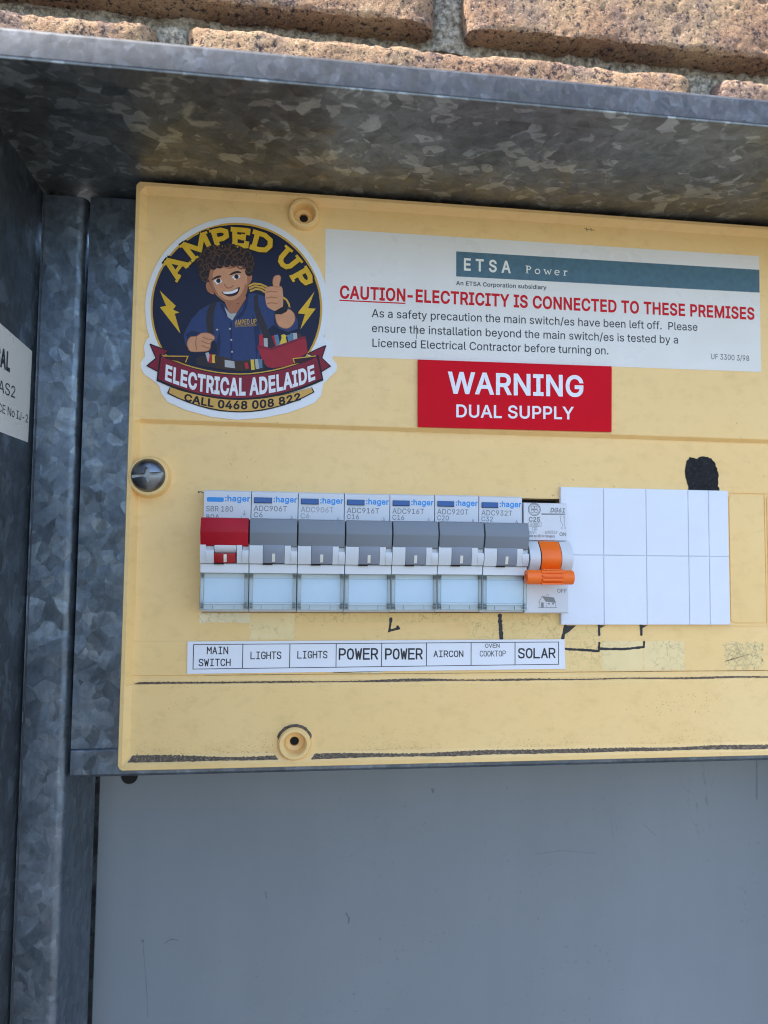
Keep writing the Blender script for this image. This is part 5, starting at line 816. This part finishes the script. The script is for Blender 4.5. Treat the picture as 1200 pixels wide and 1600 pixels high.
# -- round company emblem sticker
es = thing('emblem_sticker', 'round navy electrician emblem sticker with gold lettering and a maroon ribbon', 'sticker', (-20, 2.4, 92))
A = ART
def lay(name, items, parent=es, sm=0):
    """items: (polygon, ink, layer) flat print, layers 0.02 mm apart"""
    q = MB()
    for i, (poly, m, L_) in enumerate(items): q.flat(smooth_poly(poly, sm) if sm else poly, Y1-.01-.02*L_-.0015*i, m)
    return q.build(name, items[0][1], parent)
def lines(name, items, parent=es):
    q = MB()
    for i, (pts, w, m, L_) in enumerate(items): q.ribbon(pts, w, Y1-.01-.02*L_-.0015*i, m)
    return q.build(name, items[0][2], parent)
MB().extr_y(A['white'], Y1, 2.33).build('sticker_sheet', 'white_vinyl', es)
lay('gold_ring', [(A['gold_ring'], 'ink_gold', 1)]); lay('navy_disc', [(A['navy'], 'ink_navy', 2)])
lay('lightning_bolt', [(A['bolt1'], 'ink_title', 3)]); lay('lightning_bolt', [(A['bolt2'], 'ink_title', 3)])
# arched slab-serif title
tc = Vector(A['title_c'][0]); RO = (Vector(A['title_c'][1])-tc).length; RI = (Vector(A['title_c'][2])-tc).length
SL = {'A': [[(.12, .0), (.5, 1)], [(.88, 0), (.5, 1)], [(.25, .3), (.75, .3)], [(-.04, .05), (.32, .05)], [(.68, .05), (1.04, .05)], [(.3, .95), (.56, .95)]],
      'M': [[(.12, 0), (.14, 1)], [(.88, 0), (.86, 1)], [(.14, .98), (.5, .3), (.86, .98)], [(-.04, .05), (.3, .05)], [(.7, .05), (1.04, .05)], [(.0, .95), (.2, .95)], [(.8, .95), (1.0, .95)]],
      'P': [[(.2, 0), (.2, 1)], [(.2, .9), (.6, .9), (.84, .8), (.84, .56), (.6, .46), (.2, .46)], [(0, .05), (.5, .05)], [(0, .95), (.2, .95)]],
      'E': [[(.2, 0), (.2, 1)], [(0, .9), (.9, .9)], [(0, .1), (.92, .1)], [(.2, .52), (.7, .52)], [(.88, .66), (.88, 1)], [(.9, 0), (.9, .34)], [(.68, .36), (.68, .68)]],
      'D': [[(.2, 0), (.2, 1)], [(0, .9), (.5, .9), (.78, .78), (.88, .5), (.78, .22), (.5, .1), (0, .1)]],
      'U': [[(.2, 1), (.2, .35), (.3, .16), (.5, .1), (.7, .16), (.8, .35), (.8, 1)], [(0, .94), (.4, .94)], [(.6, .94), (1, .94)]]}
def slab(ch, a0, a1, mat_, dl, dw):
    q = MB(); k = 0; th = .245
    for stp in SL[ch]:
        serif = len(stp) == 2 and abs(stp[0][1]-stp[1][1]) < .02 and not (ch in 'AE' and .2 < stp[0][1] < .6)
        w_ = (.13 if serif and ch != 'E' else th); w_ = .17 if ch == 'A' and stp[0][1] == .3 else w_
        pts = []
        for (ux, uz) in stp:
            a = math.radians(a0+(a1-a0)*ux); r_ = RI+(RO-RI)*uz; pts.append((tc.x+r_*math.sin(a), tc.y+r_*math.cos(a)))
        q.ribbon(pts, (RO-RI)*w_+dw, Y1-.01-.02*dl-.0025*k); k += 1
    return q.build('title_letter', mat_, es)
for ch, a0, a1 in (('A', -67.5, -46.5), ('M', -44, -22), ('P', -20.5, -7), ('E', -5.5, 8.2), ('D', 10, 27.5), ('U', 34.5, 51.5), ('P', 54.5, 68)):
    slab(ch, a0, a1, 'ink_title', 5, 0)
    sh = slab(ch, a0+.6, a1+.6, 'ink_black', 3.2, 1.3); sh.name = 'title_outline'
# the tradesman in the emblem
lines('cable_coil', [(p, .75, 'ink_gold', 4) for p in A['coil']])
lay('shirt', [(A['shirt'], 'ink_shirt', 6)]+[(p, 'ink_shirt_dark', 7) for p in A['shirt_shade']]+[(A['tee'], 'ink_grey', 7.4)]+[(p, 'ink_grey', 7.6) for p in A['buttons'][:4]])
lines('shirt_outline', [(A['shirt']+[A['shirt'][0]], .28, 'ink_black', 7.7)])
lay('neck', [(A['neck'], 'ink_skin_dark', 7.8)])
lay('strap', [(A['strap'][0], 'ink_strap', 8)]); lay('strap', [(A['strap'][1], 'ink_strap', 8)])
lay('hair', [(p, 'ink_hair', 8.6) for p in A['curl_blobs'][:14]])
lay('face', [(A['face'], 'ink_skin', 9.4), (A['ear1'], 'ink_skin_dark', 9.2), (A['ear2'], 'ink_skin_dark', 9.2)], sm=3)
lay('face_shade', [(A['fshade'], 'ink_skin_dark', 9.8)], sm=2)
lay('beard', [(A['beard'], 'ink_skin_dark', 10)]+[(p, 'ink_cheek', 10) for p in A['cheek']], sm=2)
lay('mouth', [(A['mouth'], 'ink_maroon_dark', 10.6), (A['teeth'], 'ink_white', 11)], sm=3)
lay('eye', [(A['eyew'][0], 'ink_white', 10.6), (A['iris'][0], 'ink_hair', 11), ([(x-.25+.3*math.cos(t), z) if 0 else (A['iris'][0][0][0]-.5+.35*math.cos(t), A['iris'][0][0][1]-2.0+.35*math.sin(t)) for t in [i*1.05 for i in range(6)]], 'ink_white', 11.4)], sm=2); lay('eye', [(A['eyew'][1], 'ink_white', 10.6), (A['iris'][1], 'ink_hair', 11), ([(A['iris'][1][0][0]-.5+.35*math.cos(t), A['iris'][1][0][1]-2.0+.35*math.sin(t)) for t in [i*1.05 for i in range(6)]], 'ink_white', 11.4)], sm=2)
lay('eyebrow', [(A['brow'][0], 'ink_hair', 11.4)], sm=2); lay('eyebrow', [(A['brow'][1], 'ink_hair', 11.4)], sm=2)
lines('face_outline', [(smooth_poly(A['face'], 3)+[A['face'][0]], .22, 'ink_skin_dark', 9.8)])
lines('nose', [(p, .5, 'ink_skin_dark', 11) for p in A['nose']])
lay('hair', [(A['hair_base'], 'ink_hair', 12)]+[(p, 'ink_hair', 12.2) for p in A['curl_blobs']])
lines('curls', [(p, .42, 'ink_curl', 14) for p in A['curls']])
lay('forearm', [(A['forearm'], 'ink_skin', 9)], sm=3)
lay('fist', [(A['fist1'], 'ink_skin', 9.4), (A['thumb'], 'ink_skin', 9.6)], sm=2); lines('finger_lines', [(p, .42, 'ink_skin_dark', 10.4) for p in A['fing1']])
for q in ('thumb', 'fist2', 'forearm'): lines('hand_outline', [(smooth_poly(A[q], 2)+[A[q][0]], .24, 'ink_skin_dark', 9.3 if q == 'forearm' else 9.9)])
lay('watch', [(A['watch'], 'ink_black', 10.6)])
lay('fist', [(A['fist2'], 'ink_skin', 9.4)], sm=2); lines('finger_lines', [(p, .42, 'ink_skin_dark', 10.4) for p in A['fing2']])
lay('tool_belt', [(A['belt'], 'ink_leather', 10)]+[(p, 'ink_strap', 10.4) for p in A['pouch']])
lay('buckle', [(A['buckle'][0][:4], 'ink_grey', 11.2)])
tcol = ['ink_grey', 'ink_red', 'ink_yellow', 'ink_leather', 'ink_red', 'ink_yellow', 'ink_grey', 'ink_steel']
lines('belt_tools', [(p, 1.3, c_, 11.4) for p, c_ in zip(A['tools'], tcol)])
bcol = ['ink_red', 'ink_grey', 'ink_red', 'ink_steel', 'ink_yellow', 'ink_yellow', 'ink_steel', 'ink_steel', 'ink_grey', 'ink_leather']
lines('bag_tools', [(p, 1.5, c_, 9) for p, c_ in zip(A['bagtools'], bcol)])
lay('tool_bag', [(A['bag'], 'ink_bag', 10)]); lines('bag_edge', [(A['bagedge'], 1.0, 'ink_maroon', 10.6)])
tm = MB(); pa = A['patch']; L0, L1 = Vector(pa[0]), Vector(pa[1]); hh = (Vector(pa[3])-L0).length
text(tm, 'AMPED UP', 0, 1, 0, 1, 0, bold=.012, fn=lambda s, t: (L0.x+(L1.x-L0.x)*s, Y1-.24, L0.y+(L1.y-L0.y)*s+t*hh))
L2, L3 = Vector(pa[4]), Vector(pa[5])
text(tm, 'ELECTRICAL ADELAIDE', 0, 1, 0, 1, 0, fn=lambda s, t: (L2.x+(L3.x-L2.x)*s, Y1-.24, L2.y+(L3.y-L2.y)*s+t*hh*.42)); tm.build('pocket_lettering', 'ink_gold', es)
# ribbon
lay('ribbon', [(A['tailL'], 'ink_maroon', 13), (A['tailR'], 'ink_maroon', 13), (A['gold_dark'], 'ink_black', 13.2), (A['gold_band'], 'ink_band', 14), (A['ribbon_dark'], 'ink_black', 14.6), (A['ribbon'], 'ink_maroon', 15.4)])
lines('ribbon_edge', [(A['tailL']+[A['tailL'][0]], .4, 'ink_black', 13.8), (A['tailR']+[A['tailR'][0]], .4, 'ink_black', 13.8), (A['ribbon_edge'], .45, 'ink_gold', 16.4)])
for fo in (A['foldL'], A['foldR']): lay('ribbon_fold', [(fo[0], 'ink_maroon_dark', 16.8)]); lines('ribbon_edge', [(fo[1], .4, 'ink_gold', 17.4)])
def arc(P3):
    a, b, c = (Vector(p) for p in P3)
    def f(s):
        return a*(1-s)*(1-2*s)+b*4*s*(1-s)+c*s*(2*s-1)
    return f
def arc_text(s_, key, layer, m, bold, nm):
    lo, hi = arc(A[key][0]), arc(A[key][1]); q = MB()
    def f(s, t): p = lo(s)+(hi(s)-lo(s))*t; return (p.x, Y1-.01-.02*layer, p.y)
    text(q, s_, 0, 1, 0, 1, 0, bold=bold, fn=f); q.build(nm, m, es)
arc_text('ELECTRICAL ADELAIDE', 'arc_el', 18, 'ink_white', .035, 'ribbon_lettering'); arc_text('CALL 0468 008 822', 'arc_call', 16, 'ink_black', .03, 'phone_lettering')

# ================================================================== breakers
BP = 17.57; BX = -31.2
def breaker(k, label, red=False):
    x = BX+BP*k; t = thing('circuit_breaker', label, 'circuit breaker', (x+8.7, 5, 0), 'circuit breakers in the row')
    w = 17.32
    MB().extr_x([(20, 25.1), (.1, 25.1), (-.9, 24.5), (-1.0, 24.0), (-1.0, 4.6), (-2, 4.6), (-2, -19.6), (-1.2, -20.3), (20, -20.3)], x, x+w).build('case', 'breaker_white', t, bevel=.12)
    def barrel(off=0.0, z0=-2.25, z1=4.9): return [(-8.0+off, z0)]+[(-8.0+off-1.5*math.sin(math.pi*(.06+.62*i/8)), z0+(z1-z0)*(i/8)) for i in range(9)]+[(-1.6, z1), (-1.6, z0)]
    nz_ = MB()
    if red:
        nz_.extr_x(barrel(), x, x+2.0); nz_.extr_x(barrel(1.4), x+2.0, x+4.9); nz_.extr_x(barrel(0, -2.25, 2.6), x+2.0, x+4.9); nz_.extr_x(barrel(.15, 1.6), x+5.1, x+12.9); nz_.extr_x(barrel(), x+13.1, x+14.9)
    else: nz_.extr_x(barrel(), x, x+4.85); nz_.extr_x(barrel(), x+12.75, x+15.0)
    nz_.extr_x(barrel(1.5), x+15.0, x+w); nz_.extr_x(barrel(0, -2.25, 2.5), x+15.0, x+w)
    nz_.build('barrel', 'barrel_white', t, smooth=True)
    MB().box(x+.1, x+w-.1, -5.2, -1.7, -2.8, -2.1).build('slot', 'black_gap', t)
    tz1 = 1.5 if red else 4.9
    tg = MB().extr_x(barrel(-.12, -2.1, tz1) if not red else [(-8.1, -2.1), (-9.0, -.6), (-9.35, 1.4), (-2, 1.4), (-2, -2.1)], x+4.95, x+12.65).build('toggle', 'toggle_red' if red else 'toggle_grey', t, bevel=.12, smooth=True)
    if red: MB().raw([(xx, yy-.06, zz) for yy, zz in ((-8.25, -1.85), (-9.0, -.6), (-9.3, 1.0)) for xx in (x+8.4, x+9.5)], [(0, 1, 3, 2), (2, 3, 5, 4)]).build('indicator', 'indicator', tg)
    else: MB().raw([(xx, -8.0-.12-1.5*math.sin(math.pi*(.06+.62*s_))-.05, -2.1+7.0*s_) for s_ in (.08, .22, .36, .5) for xx in (x+8.2, x+9.3)], [(0, 1, 3, 2), (2, 3, 5, 4), (4, 5, 7, 6)]).build('indicator', 'indicator', tg)
    MB().box(x+4.9, x+8.4, -8.15, -6, -2.72, -2.3).build('dark_toggle_gap', 'black_gap', t)  # black block painted in for the dark gap under the toggle
    # lever cover
    MB().extr_x([(-1.4, 14.1), (-8.6, 14.3), (-9.5, 14.0), (-11.0, 9.3), (-10.9, 8.7), (-9.3, 4.2), (-8.5, 3.9), (-1.4, 4.3)], x+.05, x+17.12).build('lever_cover', 'lever_red' if red else 'lever_grey', t, bevel=.22, smooth=True)
    # label holder with its clear window
    MB().extr_x([(-1.5, -2.35), (-7.0, -2.35), (-7.3, -2.7), (-6.95, -5.75), (-5.35, -5.85), (-5.25, -19.2), (-1.5, -19.5)], x+.02, x+w-.02).build('label_holder', 'breaker_bright', t, bevel=.1)
    MB().box(x+1.5, x+w-1.5, -5.48, -5.2, -16.5, -7.7).build('label_card', 'label_card', t)
    wd = MB().box(x+.15, x+w-.15, -6.75, -5.6, -19.0, -5.95).build('clear_window', 'clear_pane', t, bevel=.1)
    fr = MB()
    for a, b in ((x+.08, x+1.3), (x+w-1.3, x+w-.08)): fr.box(a, b, -6.95, -5.5, -19.15, -5.85)
    for a, b in ((-7.5, -5.9), (-19.1, -17.2)): fr.box(x+1.32, x+w-1.32, -6.92, -5.52, a, b)
    fr.build('window_frame', 'clear_edge', wd, bevel=.12)
    ln = MB()
    for a in (x+.06, x+1.34, x+w-1.42, x+w-.14): ln.box(a, a+.08, -7.0, -6.6, -19.1, -5.9)
    for a in (-6.0, -7.72, -16.5, -17.3, -19.15): ln.box(x+.3, x+w-.3, -7.0, -6.6, a, a+.1)
    for a in (x+4.6, x+12.4): ln.box(a, a+.1, -6.98, -6.6, -18.9, -17.4)
    ln.build('window_edges', 'clear_line', wd)
    cl = MB()
    for xx in (x+.3, x+w-1.25):
        for z0, z1 in ((-18.6, -17.9), (-17.2, -16.8), (-7.4, -6.15)): cl.box(xx, xx+.93, -7.0, -5.6, z0, z1)
    cl.build('window_clip', 'clear_clip', wd)
    return t, x
plain('label_card', (.60, .725, .82), .5)
plain('barrel_white', (.60, .625, .65), .40, var=.03)
DY = -1.06
models = [('SBR 180', '80A'), ('ADC906T', 'C6'), ('ADC906T', 'C6'), ('ADC916T', 'C16'), ('ADC916T', 'C16'), ('ADC920T', 'C20'), ('ADC932T', 'C32')]
labs = ['circuit breaker with the red lever cover, first in the row, above MAIN SWITCH',
        'grey-levered circuit breaker above the first LIGHTS label, next to the red one', 'grey-levered circuit breaker above the second LIGHTS label',
        'grey-levered circuit breaker above the first POWER label, printed C16', 'grey-levered circuit breaker above the second POWER label, printed C16',
        'grey-levered circuit breaker printed C20 above the AIRCON label', 'grey-levered circuit breaker printed C32 beside the orange-handled one']
proto = None
def prints(t, k, x):
    mm, rr = models[k]
    q = MB(); text(q, ':hager', x+(7.7 if k == 0 else 8.2), x+17.0, 20.95, 2.05, DY, bold=.026)
    if k == 0: q.flat([(x+1.1+.3, 20.6), (x+7.0, 20.6), (x+7.3, 20.9), (x+7.3, 22.0), (x+7.0, 22.3), (x+1.4, 22.3), (x+1.1, 22.0), (x+1.1, 20.9)], DY, 'brand_blue')
    q.build('brand_lettering', 'brand_blue', t)
    q = MB(); text(q, mm, x+.9, x+(10.8 if k == 0 else 13.3), 17.0 if k == 0 else 17.45, 2.0, DY, bold=.006)
    text(q, rr, x+.9, x+.9+(5.0 if k == 0 else 3.3 if len(rr) == 2 else 4.6), 14.0 if k == 0 else 15.1, 1.85, DY, bold=.006)
    cx = x+14.6
    if k == 0: q.ribbon([(cx+.4, 17.6), (cx+.4, 15.9)], .16, DY); q.ribbon([(cx-.3, 16.4), (cx+.4, 15.7), (cx+1.1, 16.4)], .16, DY-.005); q.ribbon([(cx-.8, 15.4), (cx-.2, 14.4)], .16, DY)
    else: q.ribbon([(cx, 14.4), (cx+.5, 15.9), (cx+1.0, 14.4)], .16, DY); q.ribbon([(cx+.2, 14.9), (cx+.8, 14.9)], .14, DY-.005)
    q.build('rating_lettering', 'pale_grey_print' if k in (2,) else 'grey_print', t)
t0, x = breaker(0, labs[0], True); prints(t0, 0, x)
proto, x = breaker(1, labs[1])
MB().box(x+1.1, x+7.5, -1.75, -.6, 20.55, 22.5).build('test_button', 'button_blue', proto, bevel=.12)
MB().box(x+.95, x+7.65, -1.03, -.8, 20.4, 22.6).build('button_slot', 'black_gap', proto)
def copy_thing(src, lab, loc):
    r = src.copy(); COL.objects.link(r); r['label'] = lab; r.location = [c*MM for c in loc]; ORG[r.name] = tuple(loc)
    for ch in list(src.children):
        c = ch.copy(); COL.objects.link(c); c.parent = r
        for gch in ch.children:
            d = gch.copy(); COL.objects.link(d); d.parent = c
    return r
tops = [t0, proto]
for k in range(2, 7):
    xk = BX+BP*k; dz = random.uniform(-.15, .1)
    r = copy_thing(proto, labs[k], (xk+8.7, 5+random.uniform(-.15, .15), dz)); tops.append(r)
bpy.context.view_layer.update()
for k in range(1, 7):
    x = BX+BP*k; t = tops[k]; save = ORG[t.name]; ORG[t.name] = (x+8.7, 5, 0); prints(t, k, x); ORG[t.name] = save

# -- the orange-handled breaker
gx = 92.0; gw = 17.6
ge = thing('circuit_breaker', 'pale grey circuit breaker with the orange handle, last in the row, above SOLAR', 'circuit breaker', (gx+8.8, 5, 0), 'circuit breakers in the row')
MB().extr_x([(20, 22.7), (-1.4, 22.7), (-2.0, 22.2), (-2.3, 7.9), (-1.0, 7.7), (-1.0, -8.0), (-3.0, -8.2), (-3.0, -20.1), (-2.4, -20.6), (20, -20.6)], gx, gx+gw).build('case', 'breaker_white', ge, bevel=.15)
bar = [(-5.0-4.9*math.sin(math.pi*(.06+.78*i/14)), 7.3-11.4*i/14) for i in range(15)]
MB().extr_x(bar+[(-1.2, -4.1), (-1.2, 7.3)], gx+.1, gx+gw-.4).build('barrel', 'barrel_white', ge, smooth=True)
b2 = [(y-.28, z) for y, z in bar]
hd = MB().extr_x(b2+[(-1.3, -4.3), (-1.3, 7.4)], gx+4.6, gx+12.4).build('handle', 'orange_plastic', ge, smooth=True)
MB().extr_x([(y-.02, z) for y, z in bar]+[(-1.4, -4.1), (-1.4, 7.3)], gx+4.25, gx+12.7).build('handle_slot', 'black_gap', ge, smooth=True)
def cyl_x(m, x0, x1, yc, zc, r, n=28): return m.extr_x([(yc+r*math.cos(2*math.pi*i/n), zc+r*math.sin(2*math.pi*i/n)) for i in range(n)], x0, x1)
gb = cyl_x(MB(), 89.3, 107.6, -12.6, -6.3, 2.75).build('grip', 'orange_plastic', hd, bevel=.35, smooth=True)
MB().extr_x([(-8.4, -3.0), (-11.5, -3.2), (-11.5, -7), (-8.0, -6)], gx+4.6, gx+12.4).build('handle_neck', 'orange_plastic', hd, bevel=.3)
rb = MB()
for zc, yc in ((-4.3, -15.0), (-5.75, -15.9), (-7.2, -15.9), (-8.65, -15.0)): rb.box(94.8, 103.0, yc-.25, -12.6, zc-.36, zc+.36)
rb.build('grip_rib', 'orange_plastic', hd, bevel=.15)
cut(gb, MB().extr_x([(-12.6+1.2*math.cos(i*.785), -6.3+1.2*math.sin(i*.785)) for i in range(8)], 88, 90.4).build('cutter', 'orange_plastic'))
GY = -2.36
def gface(z): return -2.0-.3*(22.2-z)/14.3-.05
q = MB()
cxx, czz = 96.2, 20.0
for r_, w in ((2.45, .3), (2.05, .16)): q.ribbon([(cxx+r_*math.cos(i*math.pi/16), czz+r_*math.sin(i*math.pi/16)) for i in range(33)], w, gface(20)-.02)
for sx_ in (-1, 1):
    q.ribbon([(cxx+sx_*(.55+.62*math.cos(t)), czz+.75+.62*math.sin(t)) for t in [i*.6 for i in range(11)]], .2, gface(20)-.03); q.ribbon([(cxx+sx_*(.7+.6*math.cos(t)), czz-.7+.6*math.sin(t)) for t in [i*.6 for i in range(11)]], .2, gface(20)-.034)
q.ribbon([(cxx-1.5, czz+.2), (cxx-.3, czz-.1), (cxx+.3, czz+.1), (cxx+1.5, czz-.2)], .2, gface(20)-.038)
q.build('round_emblem', 'grey_print', ge)
q = MB(); text(q, 'DG61', 102.7, 108.7, 19.05, 1.7, gface(19)-.03, bold=.024, shear=.22); q.flat([(99.1, 18.5), (108.8, 18.6), (108.8, 18.1), (99.1, 18.0)], gface(18)-.03)
text(q, 'C25', 93.9, 98.5, 15.25, 1.75, gface(15)-.03, bold=.022); q.build('model_lettering', 'grey_print', ge)
q = MB(); text(q, '6000', 94.6, 98.2, 13.6, 1.1, gface(13)-.03); text(q, '3', 96.0, 96.7, 12.0, .8, gface(12)-.03)
for (a, b, c_, d) in ((93.9, 99.0, 13.35, 15.0), (95.5, 97.2, 11.85, 13.0)): q.ribbon([(a, c_), (b, c_), (b, d), (a, d), (a, c_)], .12, gface(13)-.035)
text(q, '230V~', 92.9, 97.1, 10.45, 1.1, gface(10)-.03); text(q, '690557', 100.6, 105.5, 10.55, 1.15, gface(10)-.03); text(q, 'Made by GE in Hungary', 92.9, 104.5, 9.15, .95, gface(9)-.03, bold=.02)
text(q, 'ON', 106.4, 109.1, 9.75, 1.35, gface(9)-.03, bold=.012)
for xs in (106.9, 108.4):
    q.ribbon([(xs+.3*math.cos(t), 17.4+.3*math.sin(t)) for t in [i*.79 for i in range(9)]], .1, gface(17)-.03); q.ribbon([(xs, 17.0), (xs, 15.6), (xs+(.7 if xs < 107 else 0), 14.6), (xs+(.7 if xs < 107 else 0), 13.4)], .14, gface(15)-.03); q.ribbon([(xs+.4+.28*math.cos(t), 12.8+.28*math.sin(t)) for t in [i*.79 for i in range(9)]], .1, gface(12)-.03)
q.build('rating_lettering', 'grey_print', ge)
q = MB(); text(q, 'OFF', 105.1, 109.0, -12.5, 1.5, -3.05, bold=.012); q.build('off_lettering', 'grey_print', ge)
q = MB(); hy = -3.05
q.flat([(99.0, -13.9), (103.8, -14.4), (104.6, -16.5), (100.6, -16.0)], hy); q.ribbon([(97.6, -16.4), (99.0, -13.9), (100.7, -16.2)], .18, hy-.004); q.ribbon([(97.9, -16.2), (98.1, -18.3)], .14, hy); q.ribbon([(104.4, -16.5), (104.3, -18.2)], .14, hy); q.ribbon([(100.6, -16.1), (100.7, -18.4)], .1, hy)
q.flat([(98.6, -18.3), (99.6, -18.35), (99.6, -16.4), (98.6, -16.3)], hy); q.ribbon([(97.3, -18.4), (105.0, -18.3)], .2, hy-.008)
for a in (101.3, 103.0): q.flat([(a, -17.1), (a+.8, -17.1), (a+.8, -16.5), (a, -16.5)], hy-.004)
q.ribbon([(100.9, -13.9), (100.9, -13.2), (101.5, -13.3), (101.5, -14.0)], .14, hy-.012)
q.build('house_symbol', 'grey_print', ge)

# ================================================================== white blanking plate
bk = thing('blanking_plate', 'plain white snap-off blanking plate scored into ten cells beside the orange-handled breaker', 'blanking plate', (145, 4, 2))
MB().box(108.75, 180.8, 3.0, 4.42, -25.5, 29.7).build('backing', 'blank_white', bk)
bxs = [108.65, 126.7, 144.95, 163.2, 172.2, 181.0]; bzs = [-25.6, 2.35, 29.8]
for i in range(5):
    for j in range(2):
        MB().box(bxs[i]+.13, bxs[i+1]-.13, 2.45+random.uniform(-.04, .04), 3.3, bzs[j]+.13, bzs[j+1]-.13).build('cell', 'blank_white', bk, bevel=.3, seg=2)
